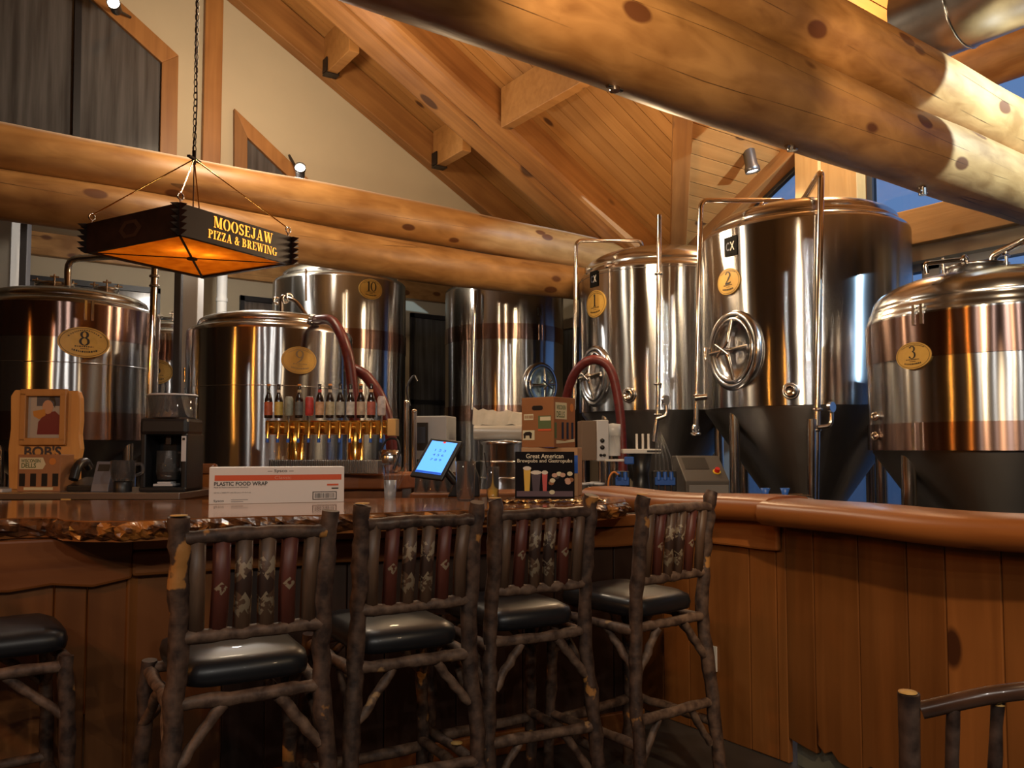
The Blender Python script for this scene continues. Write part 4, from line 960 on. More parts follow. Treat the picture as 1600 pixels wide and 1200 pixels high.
def stool(label, loc, rz, seed, topmat=BARKD):
    rn = random.Random(seed)
    S = thing('bar_stool', label, 'bar stool', loc, rz, 'hickory pole bar stools at the bar')
    w, TOP = .186, 1.17
    def P(pts, r, mat, name, parent=S, jit=.004, seg=9):
        q, rr = pole(pts, r, rn, jit, seg); return MB().tube(q, rr, seg).obj(name, mat, parent)
    for s in (-1, 1):
        x0, x1 = s * (w + .035), s * w
        P([(x0, -.25, 0), (s * (w + .02), -.215, .4), (x1, -.19, .72), (x1 - s * .002, -.215, 1.0), (x1 + s * .004, -.235, TOP + rn.uniform(-.008, .008))], .0245, BARKM, 'back_post')
        post = S.children[-1]; zt = max(v.co.z for v in post.data.vertices)
        top = [v.co for v in post.data.vertices if v.co.z > zt - .012]; cx = sum(v.x for v in top) / len(top); cy = sum(v.y for v in top) / len(top)
        MB().lathe([(.021, 0), (.021, .002), (.001, .003)], 10, (cx, cy, zt + .0005)).obj('cut_end', CUT, post)
        P([(s * (w + .04), .25, 0), (s * (w + .03), .235, .4), (s * (w + .015), .225, .72)], .022, BARKM, 'front_leg')
        P([(s * (w + .005), -.19, .69), (s * (w + .015), .225, .69)], .018, BARKR, 'side_rail')
        P([(s * (w + .022), -.22, .30), (s * (w + .03), .24, .30)], .017, BARKR, 'side_stretcher')
        P([(s * (w + .012), -.205, .54), (s * w, -.04, .685)], .014, BARKR, 'side_brace')
        P([(s * (w + .025), .23, .54), (s * w, .06, .685)], .014, BARKR, 'side_brace')
        P([(s * (w - .005), -.203, .55), (s * .07, -.192, .685)], .015, BARKR, 'back_brace')
        P([(s * (w + .01), -.212, .22), (s * .08, -.205, .375)], .014, BARKR, 'back_brace')
        P([(s * (w + .015), .228, .55), (s * .08, .226, .685)], .014, BARKR, 'front_brace')
    P([(-w + .01, -.232, 1.118), (0, -.236, 1.122), (w - .01, -.232, 1.118)], .0185, topmat, 'top_rail')
    P([(-w, -.202, .868), (0, -.204, .866), (w, -.202, .868)], .018, BARKR, 'slat_rail')
    P([(-w, -.19, .70), (0, -.192, .698), (w, -.19, .70)], .018, BARKR, 'seat_rail')
    P([(-w - .01, .225, .70), (0, .227, .70), (w + .01, .225, .70)], .018, BARKR, 'seat_rail')
    P([(-w - .02, -.215, .385), (w + .02, -.215, .375)], .018, BARKR, 'back_stretcher')
    P([(-w - .03, .24, .27), (w + .03, .24, .275)], .02, BARKR, 'foot_rail')
    for i in range(6):
        x = -.145 + i * .058; hw_ = .0225
        prof = [(-hw_, .006), (-hw_ * .7, -.008), (0, -.014), (hw_ * .7, -.008), (hw_, .006)]
        vs = []
        for z, y in ((.862, -.203), (.99, -.215), (1.12, -.234)):
            jx = rn.uniform(-.003, .003); vs += [(x + jx + a, y + b2, z) for a, b2 in prof]
        fs = [(r_ * 5 + k, r_ * 5 + (k + 1) % 5, r_ * 5 + 5 + (k + 1) % 5, r_ * 5 + 5 + k) for r_ in range(2) for k in range(5)] + [(0, 1, 2, 3, 4), (10, 11, 12, 13, 14)]
        m = MB(); m.add(vs, fs, True); m.obj('slat', SLAT, S)
    c = MB(); K_, N = 20, 5; vs = []
    for k, (sc_, z) in enumerate(((.86, .722), (.98, .732), (1.0, .755), (.97, .78), (.82, .795), (.3, .80))):
        for i in range(24):
            a = 2 * math.pi * i / 24; ca, sa = math.cos(a), math.sin(a)
            vs.append(((.172 + .03 * (sa > 0) * sa) * sc_ * math.copysign(abs(ca) ** .35, ca), .215 * sc_ * math.copysign(abs(sa) ** .35, sa) + .03, z))
    fs = [(k * 24 + i, k * 24 + (i + 1) % 24, k * 24 + 24 + (i + 1) % 24, k * 24 + 24 + i) for k in range(5) for i in range(24)]
    c.add(vs, fs, True); c.add(vs[-24:], [tuple(range(24))], True); c.add(vs[:24], [tuple(range(24))]); c.obj('seat_cushion', LEATHER, S)
    return S
stool('pole stool with orange bare-wood post ends, nearest the food wrap box', B(-.775, 2.32), YAW + R(30), 11, BARKM)
stool('pole stool second from the left of the four with full backs', B(-.39, 2.66), YAW + R(30), 23)
stool('pole stool third from the left, in front of the brewpub book', B(-.0, 2.97), YAW + R(29), 37)
stool('pole stool at the end of the row against the half wall', B(.47, 3.2), YAW + R(38), 41, BARKR)
stool('pole stool cut off by the left edge with only its seat showing', B(-1.64, 2.5), YAW - R(53), 53)

# ------------------------------------------------------------------ twig-backed chair at the lower right
ch = thing('twig_chair', 'twig chair with a bent pole top rail in the lower right corner', 'chair', B(.85, 1.52), YAW + R(2))
rn = random.Random(3)
def CP(pts, r, mat, name, parent=ch, jit=.0015, seg=12):
    q, rr = pole(pts, r, rn, jit, seg, 6); return MB().tube(q, rr if name != 'top_rail' else r, seg).obj(name, mat, parent)
W2, YB = .25, -.22
for s in (-1, 1):
    pz = .965
    o = CP([(s * (W2 - .02), YB + .02, 0), (s * (W2 - .015), YB + .01, .45), (s * W2, YB - .02, pz)], .0145, BARKD, 'back_post')
    MB().lathe([(.0138, 0), (.0135, .002), (.001, .003)], 12, (s * W2, YB - .02, pz)).obj('cut_end', CUT, o)
    CP([(s * .22, .2, 0), (s * .21, .19, .44)], .016, BARKD, 'front_leg')
    CP([(s * .235, YB, .42), (s * .21, .19, .42)], .013, BARKD, 'side_rail'); CP([(s * .235, YB + .02, .2), (s * .215, .195, .2)], .011, BARKD, 'side_stretcher')
CP([(-W2 + .02, YB - .02, .938), (-.13, YB - .055, .972), (0, YB - .065, .984), (.13, YB - .055, .972), (W2 - .02, YB - .02, .938)], .0135, plain('glossy_brown_pole', (.075, .035, .02), .25, var=.3, scale=20, coat=.5), 'top_rail', jit=0)
CP([(-.235, YB, .46), (.235, YB, .46)], .013, BARKD, 'lower_rail'); CP([(-.21, .19, .43), (.21, .19, .43)], .013, BARKD, 'front_rail')
for i in range(7):
    x = -.19 + i * .0635; a = abs(x) / .25; zt = .942 + .032 * (1 - a * a); yt = YB - .02 - .04 * (1 - a * a)
    o = CP([(x * .95, YB, .45), (x * .98, YB - .015, .7), (x, yt, zt)], .0095, BARKD, 'spindle')
    MB().tube([(x, yt, zt - .012), (x, yt, zt)], [.0085, .005], 8).obj('whittled_tip', CUT, o)
MB().box((0, -.01, .455), (.44, .40, .03)).obj('seat', LEATHER, ch, .012)

# ================================================================== things on the bar
def glass(name, label, cat, loc, r0, r1, h, mat=None, group=None, wall=.003):
    g_ = thing(name, label, cat, loc, 0, group)
    MB().lathe([(r0, 0), (r1, h), (r1 - wall, h), (r0 - wall, .008), (.001, .008)], 24).obj('glass_wall', mat or CLEAR, g_)
    return g_
# long carton of food wrap
p0, p1 = B(-1.30, 3.50), B(-.755, 3.67); d = p1 - p0; L = d.length
bx = thing('food_wrap_box', 'long white carton of plastic food wrap on the bar', 'box', (p0 + p1) / 2 + Vector((0, 0, BZ)), math.atan2(d.y, d.x))
H = .158; MB().box((0, .06, H / 2), (L, .12, H)).obj('carton', WHITECARD, bx, .002)
ff = lambda ox, oz: (lambda x, y: (x + ox, -.0012, y + oz))
def rectp(name, w, h, ox, oz, mat, parent, fy=-.0008): return MB().add([(ox - w / 2, fy, oz - h / 2), (ox + w / 2, fy, oz - h / 2), (ox + w / 2, fy, oz + h / 2), (ox - w / 2, fy, oz + h / 2)], [(0, 1, 2, 3)]).obj(name, mat, parent)
st = rectp('red_stripe', L - .035, .024, .005, .112, REDPRINT, bx)
text('lettering', 'Sysco', .055, .016, ff(.01, .140), INK, bx, .01); rectp('dash', .02, .002, -.035, .14, INK, bx); rectp('dash', .02, .002, .055, .14, INK, bx)
text('lettering', 'Classic', .07, .014, lambda x, y: (x + .02, -.0016, y + .112), plain('pale_red_print', (.72, .30, .20), .6), bx)
text('lettering', 'PLASTIC FOOD WRAP', .22, .017, ff(-.155, .087), INK, bx, .02)
text('lettering', 'Papel de Plastico para Envolver Alimentos', .14, .007, ff(-.195, .071), INK, bx)
text('lettering', '18 IN x 3000 FT (45.72 cm x 914.4 m)', .15, .007, ff(-.19, .048), INK, bx)
text('lettering', 'Sysco', .042, .012, ff(-.245, .013), INK, bx, .01)
for i, (x, w) in enumerate(((-.16, .07), (-.17, .05))): rectp('small_print', w, .003, x, .018 - i * .008, plain('grey_print', (.3, .3, .3), .6), bx)
rectp('red_code', .05, .008, .235, .078, REDPRINT, bx); rectp('item_code', .03, .006, .245, .062, INK, bx)
rectp('barcode_field', .105, .036, .2, .03, INK, bx); bf = rectp('barcode_paper', .097, .029, .2, .03, WHITECARD, bx, -.0012)
bm_ = MB(); x = .157
while x < .243:
    w = rnd.choice((.0012, .002, .003)); bm_.add([(x, -.0016, .019), (x + w, -.0016, .019), (x + w, -.0016, .041), (x, -.0016, .041)], [(0, 1, 2, 3)]); x += w + rnd.choice((.0015, .0025))
bm_.obj('barcode_bars', INK, bf)

# cups and glasses on the bar
s_ = glass('stirrer_cup', 'short frosted cup full of clear stirrers beside the white carton', 'cup', B(-.575, 3.85, BZ), .026, .03, .09, plain('frosted_plastic', (.75, .75, .75), .3, trans=.7))
for i in range(16):
    a = rnd.uniform(0, 6.28); q = rnd.uniform(.006, .022); e = rnd.uniform(.04, .075)
    MB().tube([(math.cos(a) * q, math.sin(a) * q, .012), (math.cos(a) * e + .02, math.sin(a) * e, rnd.uniform(.13, .17))], .0022, 5).ball((math.cos(a) * e + .02, math.sin(a) * e, .165), .005, 8).obj('stirrer', CLEAR, s_)
g_ = glass('tumbler', 'empty clear pint tumbler standing before the tablet stand', 'glass', B(-.215, 3.78, BZ), .040, .047, .18)
g_ = glass('drink_glass', 'narrow glass with a little yellow drink and dark straws', 'glass', B(-.09, 3.80, BZ), .027, .031, .155)
MB().lathe([(.024, .009), (.026, .05), (.001, .05)], 20).obj('yellow_drink', plain('yellow_juice', (.75, .42, .04), .2), g_)
for a, b_ in (((-.012, 0, .012), (-.04, .01, .22)), ((.005, .01, .012), (-.022, .0, .21))): MB().tube([a, b_], .003, 6).obj('straw', DARKMETAL, g_)
for i in range(7):
    x, y = -.50 + (i % 4) * .062, 4.46 + (i // 4) * .1
    glass('upturned_glass', 'clear glass in the upturned cluster beneath the tablet', 'glass', B(x, y, 1.10), .034, .028, .11, None, 'upturned glasses under the tablet')

# tablet till on a wedge stand
BL, BR, TL, TR = at(640, 743, 4.02), at(690, 750, 3.93), at(673, 684, 4.14), at(727, 688, 4.05)
tb = thing('tablet_till', 'tablet till with a bright blue screen tilted on a black stand', 'tablet', B(-.28, 4.02, BZ))
o_ = tb.location; nrm = (BR - BL).cross(TL - BL).normalized(); nrm = nrm if nrm.dot(-BL) > 0 else -nrm
TR = BR + (TL - BL)
def tq(u_, v_, off): return BL + (BR - BL) * u_ + (TL - BL) * v_ + nrm * off - o_
vs = [tq(u_, v_, o) for o in (-.016, 0) for u_, v_ in ((0, 0), (1, 0), (1, 1), (0, 1))]
MB().add(vs, [(0, 1, 2, 3), (4, 5, 6, 7), (0, 1, 5, 4), (1, 2, 6, 5), (2, 3, 7, 6), (3, 0, 4, 7)]).obj('case', BLACK, tb, .004)
SCREEN = plain('blue_screen', (.10, .36, .95), .3, emit=1.1)
sq = lambda name, u0, u1, v0, v1, off, mat: MB().add([tq(u0, v0, off), tq(u1, v0, off), tq(u1, v1, off), tq(u0, v1, off)], [(0, 1, 2, 3)]).obj(name, mat, scr if name != 'screen' else tb)
scr = None; scr = sq('screen', .10, .90, .11, .93, .0015, SCREEN)
sq('screen_bar', .10, .90, .11, .16, .0022, plain('dark_blue_bar', (.02, .10, .55), .3, emit=.6)); sq('red_mark', .47, .55, .89, .93, .0022, plain('red_mark', (.8, .05, .03), .3, emit=.6))
SI = plain('screen_digits', (.03, .10, .30), .4)
for k, s in enumerate(('1 2 3', '4 5 6', '7 8 9')): text('keypad_digits', s, .34, .055, lambda x, y, k=k: tq(.52 + x, .70 - .12 * k + y, .0025), SI, scr)
hx = (BL + BR + TL + TR) / 4 - o_
back_c = hx - nrm * .06
MB().prism([(-.07, 0), (.09, 0), (.085, .10), (.05, .19), (-.01, .12)], lambda x, z, t_: Matrix.Rotation(YAW, 3, 'Z') @ Vector((x + .03, t_ + .06, z)), -.045, .045).obj('stand', BLACK, tb, .006)
MB().tube([Vector((.02, .03, .07)), hx - nrm * .016], .022, 10).obj('hinge_arm', BLACK, tb)

# cartons and the book
def patch(parent, name, pts, fn, mat): return MB().add([fn(x, y) for x, y in pts], [tuple(range(len(pts)))]).obj(name, mat, parent)
def rr_(cx, cy, w, h): return [(cx - w / 2, cy - h / 2), (cx + w / 2, cy - h / 2), (cx + w / 2, cy + h / 2), (cx - w / 2, cy + h / 2)]
cb = B(.19, 4.13, BZ)
kb = thing('kraft_carton', 'plain light brown carton under the printed beer carton', 'box', cb, YAW - R(12))
MB().box((0, .08, .122), (.29, .17, .244)).obj('box_body', KRAFT_L, kb, .003); rectp('blue_tape', .03, .09, .13, .16, BLUEP, kb, -.0065); 
A_ = R(-37); W_, D_, HH = .20, .20, .255
ct = thing('beer_carton', 'printed brown beer carton with a hand hole, stacked on top', 'box', cb + Vector((0, 0, .2455)) + B(.0, .09), YAW + A_)
MB().box((0, 0, HH / 2), (W_, D_, HH)).obj('carton_body', KRAFT, ct, .002)
fl_ = lambda x, y: (x, -D_ / 2 - .0012, y); fr_ = lambda x, y: (W_ / 2 + .0012, x, y)
slot = [(.035 * math.cos(R(a)) * .35 + s * .022, .20 + .012 * math.sin(R(a))) for s, rng in ((1, range(-90, 91, 30)), (-1, range(90, 271, 30))) for a in rng]
patch(ct, 'hand_hole', [(x - .0, y) for x, y in slot], fl_, BLACK)
q = patch(ct, 'printed_patch', rr_(-.055, .155, .06, .03), fl_, CREAMPRINT); scribble('faint_print', .048, .016, lambda x, y: (x - .055, -D_ / 2 - .002, y + .155), KRAFT, q, 6, 4)
patch(ct, 'printed_patch', rr_(.045, .125, .08, .07), fl_, GREENPRINT); patch(ct, 'printed_patch', rr_(.05, .145, .065, .02), lambda x, y: (x, -D_ / 2 - .002, y), CREAMPRINT); patch(ct, 'printed_patch', rr_(.045, .088, .08, .010), lambda x, y: (x, -D_ / 2 - .002, y), REDPRINT)
patch(ct, 'printed_patch', rr_(-.055, .062, .075, .05), fl_, CREAMPRINT)
patch(ct, 'bear_print', [(-.085, .045), (-.075, .045), (-.072, .06), (-.05, .06), (-.047, .045), (-.037, .045), (-.033, .072), (-.045, .08), (-.075, .078), (-.088, .068)], lambda x, y: (x, -D_ / 2 - .002, y), DARKMETAL)
q = patch(ct, 'printed_patch', rr_(-.035, .185, .105, .085), fr_, CREAMPRINT)
text('lettering', 'WISCONSIN', .085, .024, lambda x, y: (W_ / 2 + .002, x - .035, y + .203), GREENPRINT, q, .02); text('lettering', 'DELLS', .075, .032, lambda x, y: (W_ / 2 + .002, x - .04, y + .167), GREENPRINT, q, .02)
patch(ct, 'round_seal', [(.065 + .017 * math.cos(R(a)), .205 + .022 * math.sin(R(a))) for a in range(0, 360, 30)], fr_, ORANGEPRINT)
for x in (-.02, .025, .07): patch(ct, 'bottle_window', rr_(x, .085, .02, .085), fr_, BLACK)
patch(ct, 'printed_banner', [(-.08, .018), (.09, .028), (.09, .045), (.0, .032), (-.08, .036)], fr_, CREAMPRINT)
patch(ct, 'side_stripe', rr_(-.085, .085, .02, .08), fr_, GREENPRINT)
bk = thing('brewpub_book', 'dark picture book about brewpubs propped upright against the cartons', 'book', B(.038 + .12, 3.93, BZ), YAW - R(3))
MB().box((0, .0, .112), (.285, .012, .224), 0, R(-4)).obj('cover', plain('dark_book_cover', (.006, .004, .005), .7, spec=.15), bk, .001)
bf_ = lambda x, y, o=.0: (x, -.0073 - o + (y - .112) * .07, y)
CRT = plain('cream_lettering', (.75, .66, .46), .5)
text('title', 'Great American', .18, .022, lambda x, y: bf_(x, y + .203), CRT, bk, .01); text('title', 'Brewpubs and Gastropubs', .265, .022, lambda x, y: bf_(x, y + .178), CRT, bk, .01)
def beer(x, w, h, c, z0=.035):
    b1 = patch(bk, 'beer_print', [(x - w * .35, z0), (x + w * .35, z0), (x + w * .5, z0 + h), (x - w * .5, z0 + h)], bf_, c)
    patch(bk, 'foam_print', [(x + w * .6 * math.cos(R(a)), z0 + h + .010 * math.sin(R(a)) + .004) for a in range(0, 360, 36)], lambda p_, q_: bf_(p_, q_, .0006), plain('foam_print', (.72, .62, .48), .5))
beer(-.085, .034, .105, plain('yellow_beer', (.72, .42, .03), .4)); beer(-.042, .045, .085, plain('dark_beer', (.06, .025, .03), .4)); beer(.0, .026, .085, plain('red_beer', (.55, .06, .04), .4))
for i in range(12):
    x, z = rnd.uniform(.03, .13), rnd.uniform(.03, .13)
    patch(bk, 'crowd_print', [(x + .014 * math.cos(R(a)), z + .011 * math.sin(R(a))) for a in range(0, 360, 45)], lambda p_, q_, i=i: bf_(p_, q_, .0003 + .00005 * i), rnd.choice((PHOTOSKIN, KRAFT, CREAMPRINT, RUST, DARKMETAL)))
patch(bk, 'table_print', rr_(0, .022, .27, .026), bf_, plain('purple_brown_print', (.10, .05, .06), .5))
mt = thing('glitter_mat', 'crinkled shiny foil strip lying on the bar by the book', 'foil', B(.16, 3.66, BZ), YAW + R(12))
mm = MB(); N1, N2 = 44, 8; r2 = random.Random(9)
mm.add([(-.26 + .52 * i / N1, -.05 + .10 * j / N2, .001 + r2.uniform(0, .011)) for i in range(N1 + 1) for j in range(N2 + 1)], [(i * (N2 + 1) + j, (i + 1) * (N2 + 1) + j, (i + 1) * (N2 + 1) + j + 1, i * (N2 + 1) + j + 1) for i in range(N1) for j in range(N2)])
mm.obj('foil_sheet', plain('gold_foil', (.55, .42, .22), .18, 1.0), mt)

# ------------------------------------------------------------------ back counter: sign, carrier, phone, mug, coffee maker
sg = thing('carved_sign', 'honey wooden sign with a framed photo and carved name', 'sign', B(-2.53, 4.42, CT), YAW); sg.scale = (1, 1, 1.1)
out = [(-.185, 0), (.19, 0), (.185, .12), (.20, .2), (.19, .27), (.195, .34), (.19, .45), (.175, .485), (-.17, .49), (-.19, .46), (-.185, .3), (-.195, .2), (-.19, .1)]
HONEY = wood('honey_board', (.50, .24, .065), (.62, .33, .10), 'z', .45, 4, .1, False)
MB().prism(out, lambda x, z, t_: (x, t_, z), -.02, .02).obj('board', HONEY, sg, .006)
f0 = MB()
for a, b_ in (((-.12, .475), (.12, .475)), ((-.12, .235), (.12, .235))): f0.box(((a[0] + b_[0]) / 2, -.03, a[1]), (.25, .03, .035))
f0.box((-.108, -.03, .355), (.035, .03, .24)); f0.box((.108, -.03, .355), (.035, .03, .24)); fo = f0.obj('photo_frame', wood('frame_wood', (.40, .18, .05), (.52, .26, .08), 'z', .4, 5, .1, False), sg, .005)
pf = lambda o: (lambda x, z: (x, -.021 - o, z))
ph_ = patch(sg, 'photo_print', rr_(0, .355, .19, .215), pf(.0), plain('photo_pale', (.42, .38, .33), .35)); ph_['label'] = 'framed snapshot of a seated diner'
patch(ph_, 'photo_patch', rr_(.02, .435, .13, .05), pf(.0005), plain('photo_blue', (.05, .07, .11), .35))
patch(ph_, 'photo_patch', [(-.04, .27), (.09, .27), (.085, .36), (.055, .385), (.0, .375), (-.035, .33)], pf(.0008), plain('photo_maroon', (.17, .022, .03), .35))
patch(ph_, 'photo_patch', [(.015 + .03 * math.cos(R(a)), .405 + .035 * math.sin(R(a))) for a in range(0, 360, 30)], pf(.0011), PHOTOSKIN)
patch(ph_, 'photo_patch', [(-.065, .385), (.0, .395), (.005, .365), (-.03, .345), (-.06, .36)], pf(.0013), plain('photo_orange', (.55, .24, .05), .35))
patch(ph_, 'photo_patch', [(.02, .445), (.05, .43), (.05, .40), (.06, .42), (.05, .455), (.03, .46)], pf(.0014), INK)
text('carved_name', "BOB'S", .20, .055, lambda x, y: (x - .005, -.0215, y + .186), plain('burnt_letters', (.055, .045, .05), .6), sg, .03)
cp = thing('bottle_carrier', 'six-bottle carrier printed in cream letters before the carved sign', 'box', B(-2.435, 4.2, CT), YAW)
MB().box((0, .06, .095), (.22, .13, .19)).obj('carrier_body', plain('carrier_card', (.34, .15, .06), .6, var=.1), cp, .003)
cf = lambda x, z: (x, -.0062, z); q = patch(cp, 'printed_patch', [(-.1, .115), (.02, .115), (.035, .14), (.02, .175), (-.1, .175)], cf, CREAMPRINT)
text('lettering', 'WISCONSIN', .10, .018, lambda x, y: (x - .042, -.007, y + .158), GREENPRINT, q, .02); text('lettering', 'DELLS', .075, .025, lambda x, y: (x - .052, -.007, y + .134), GREENPRINT, q, .02)
patch(cp, 'round_seal', [(.07 + .018 * math.cos(R(a)), .155 + .018 * math.sin(R(a))) for a in range(0, 360, 30)], cf, ORANGEPRINT)
for x in (-.085, -.028, .03, .086): patch(cp, 'bottle_window', rr_(x, .06, .03, .065), cf, BLACK)
patch(cp, 'printed_banner', rr_(0, .015, .15, .014), cf, CREAMPRINT)
ppn = thing('paper_stack', 'thin white paper pad at the left end of the steel counter', 'paper', B(-2.60, 4.17, CT), YAW); MB().box((-.03, 0, .008), (.10, .08, .016)).obj('sheets', WHITECARD, ppn, .002); MB().box((-.03, 0, .0175), (.098, .078, .001)).obj('top_sheet', LIGHTGREY, ppn)
dp = thing('desk_phone', 'black desk phone with its handset next to the bottle carrier', 'phone', B(-2.225, 4.29, CT), YAW)
MB().prism([(-.09, 0), (.09, 0), (.09, .07), (-.09, .03)], lambda y, z, t_: (t_, y, z), -.07, .07).obj('phone_base', BLACK, dp, .006)
MB().tube(spline([(-.05, -.06, .06), (-.05, -.02, .13), (-.05, .05, .15), (-.05, .09, .12)], 4), [.024] * 13, 10).obj('handset', BLACK, dp)
cr_ = thing('card_reader', 'grey card reader with a pale label beside the desk phone', 'card reader', B(-2.105, 4.2, CT), YAW)
MB().prism([(-.04, 0), (.05, 0), (.05, .15), (.02, .155), (-.03, .04)], lambda y, z, t_: (t_, y, z), -.045, .045).obj('reader_case', plain('reader_grey', (.13, .13, .15), .4), cr_, .004)
MB().add([(-.022, -.0268, .038), (.022, -.0268, .038), (.022, -.006, .09), (-.022, -.006, .09)], [(0, 1, 2, 3)]).obj('pale_label', WHITECARD, cr_)
MB().add([(-.03, -.003, .105), (.03, -.003, .105), (.03, .012, .14), (-.03, .012, .14)], [(0, 1, 2, 3)]).obj('reader_screen', INK, cr_)
mg = thing('glass_mug', 'thick glass mug on a dark stand beside the coffee maker', 'mug', B(-1.99, 4.17, CT), YAW)
MB().lathe([(.045, 0), (.045, .05), (.04, .055)], 20).obj('mug_stand', BLACK, mg)
MB().lathe([(.05, .056), (.058, .09), (.06, .16), (.056, .16), (.052, .07), (.001, .066)], 24).obj('mug_wall', CLEAR, mg)
MB().tube(spline([(.058, 0, .14), (.095, 0, .14), (.10, 0, .10), (.056, 0, .08)], 4), .008, 8).obj('mug_handle', CLEAR, mg)
cm = thing('coffee_maker', 'black coffee maker with a clear bean hopper and glass pot', 'coffee maker', B(-1.79, 4.28, CT), YAW)
MB().box((0, .10, .15), (.24, .06, .30)).box((-.105, .0, .15), (.03, .20, .30)).box((.105, 0, .15), (.03, .20, .30)).box((0, 0, .012), (.24, .22, .024)).obj('housing', BLACK, cm, .008)
MB().box((0, 0, .335), (.25, .22, .09)).obj('brew_head', BLACK, cm, .02)
MB().lathe([(.118, .38), (.122, .50), (.119, .50), (.115, .385), (.001, .382)], 28).obj('bean_hopper', CLEAR, cm); MB().torus(.121, .005, None, (0, 0, .50)).obj('hopper_rim', LIGHTGREY, cm)
MB().lathe([(.055, .06), (.062, .10), (.060, .21), (.056, .21), (.057, .10), (.001, .064)], 24, (0, -.03, 0)).obj('glass_pot', CLEAR, cm)
MB().lathe([(.05, .066), (.055, .10), (.001, .10)], 20, (0, -.03, 0)).obj('coffee', plain('coffee', (.02, .01, .006), .2), cm)
MB().tube(spline([(.058, -.05, .20), (.10, -.06, .19), (.105, -.06, .13), (.06, -.05, .11)], 4), .008, 8).obj('pot_handle', CLEAR, cm)
MB().box((0, -.03, .27), (.03, .03, .06)).obj('spout', DARKMETAL, cm, .004); MB().box((.105, -.102, .22), (.024, .004, .13)).obj('button_panel', LIGHTGREY, cm, .001)
MB().box((.105, -.105, .27), (.012, .004, .012)).obj('button', BLACK, cm); MB().box((0, -.05, .034), (.10, .10, .012)).box((0, -.05, .045), (.07, .07, .01)).obj('drip_plate', LIGHTGREY, cm, .002)

# ------------------------------------------------------------------ twelve taps
TZ = 1.192
TT = thing('tap_tower', 'brass beer tap rail with twelve bottle and can shaped handles', 'beer tap', B(-1.125, 4.98, TZ), YAW - R(3))
LZ = .275
MB().box((0, 0, LZ), (.76, .09, .085)).obj('brass_rail', BRASS, TT, .008)
MB().box((.40, .0, LZ), (.055, .10, .105)).obj('end_block', plain('satin_brass', (.55, .36, .14), .35, .8), TT, .004)
for x in (-.2, .17): MB().lathe([(.07, 0), (.07, .012), (.05, .015), (.05, LZ - .03)], 28, (x, .0, 0)).obj('column', BRASS, TT)
LAB = [plain('tap_label', c, .5, var=.3, scale=40) for c in ((.45, .10, .04), (.55, .40, .10), (.30, .32, .25), (.12, .13, .12), (.50, .05, .04), (.60, .34, .18), (.50, .42, .25), (.42, .40, .32), (.60, .56, .48), (.55, .42, .28), (.45, .12, .08), (.58, .50, .45))]
GLASSBR = plain('brown_bottle_glass', (.02, .010, .006), .12)
for i in range(12):
    x = -.345 + i * .0628
    fa = MB().tube([(x, -.045, LZ), (x, -.085, LZ)], .012, 8).tube([(x, -.085, LZ + .03), (x, -.085, LZ - .02), (x, -.095, LZ - .07)], [.011, .011, .008], 8).obj('faucet', BRASS, TT)
    MB().tube([(x, -.095, LZ - .068), (x, -.096, LZ - .092)], .010, 8).obj('blue_cap', BLUEP, fa)
    c = (x, -.085, LZ + .055)
    if i in (2, 4, 11):
        h = MB().tube([(x, -.085, LZ + .02), (x, -.085, LZ + .075)], .007, 8).obj('tap_handle', STEEL_PIPE, TT)
        MB().lathe([(.020, 0), (.025, .008), (.025, .10), (.020, .112)], 18, (x, -.085, LZ + .07)).obj('can', LAB[i], h); MB().lathe([(.019, 0), (.019, .004)], 14, (x, -.085, LZ + .182)).obj('can_lid', LIGHTGREY, h)
    else:
        h = MB().lathe([(.022, 0), (.024, .004), (.024, .105), (.019, .13), (.010, .15), (.0095, .20)], 18, c).obj('tap_handle', GLASSBR, TT)
        MB().lathe([(.0246, .018), (.0246, .098)], 18, c).obj('bottle_label', LAB[i], h); MB().lathe([(.0115, .155), (.0108, .172)], 14, c).obj('neck_label', LAB[(i * 5 + 3) % 12], h); MB().lathe([(.011, .196), (.011, .206), (.001, .207)], 12, c).obj('cap', DARKMETAL if i % 3 else ORANGEPRINT, h)
dt = thing('drip_tray', 'long ribbed metal drip tray under the beer taps', 'tray', B(-1.09, 4.76, TZ), YAW - R(8))
MB().box((0, .0, .04), (.66, .09, .08)).obj('tray_body', plain('tray_steel', (.42, .38, .34), .3, 1.0), dt, .004)
fm = MB()
for i in range(60): fm.box((-.32 + i * .0108, -.049, .045), (.005, .012, .075))
q = fm.obj('ribs', STEEL_DOME, dt); q['kind'] = 'stuff'
kt = thing('steel_jug', 'polished steel jug at the right end of the taps', 'jug', B(-.74, 4.95, TZ), YAW)
MB().lathe([(.045, 0), (.065, .02), (.07, .10), (.055, .14), (.052, .14), (.06, .09), (.001, .03)], 24).obj('jug_body', STEEL_DOME, kt)
for s in (-1, 1): MB().tube([(s * .03, -.06, .02), (s * .062, -.03, .13)], .008, 6).obj('black_strap', BLACK, kt)
MB().tube(spline([(-.06, 0, .13), (-.02, 0, .20), (.04, 0, .20), (.06, 0, .13)], 4), .007, 6).obj('bail_handle', BLACK, kt)

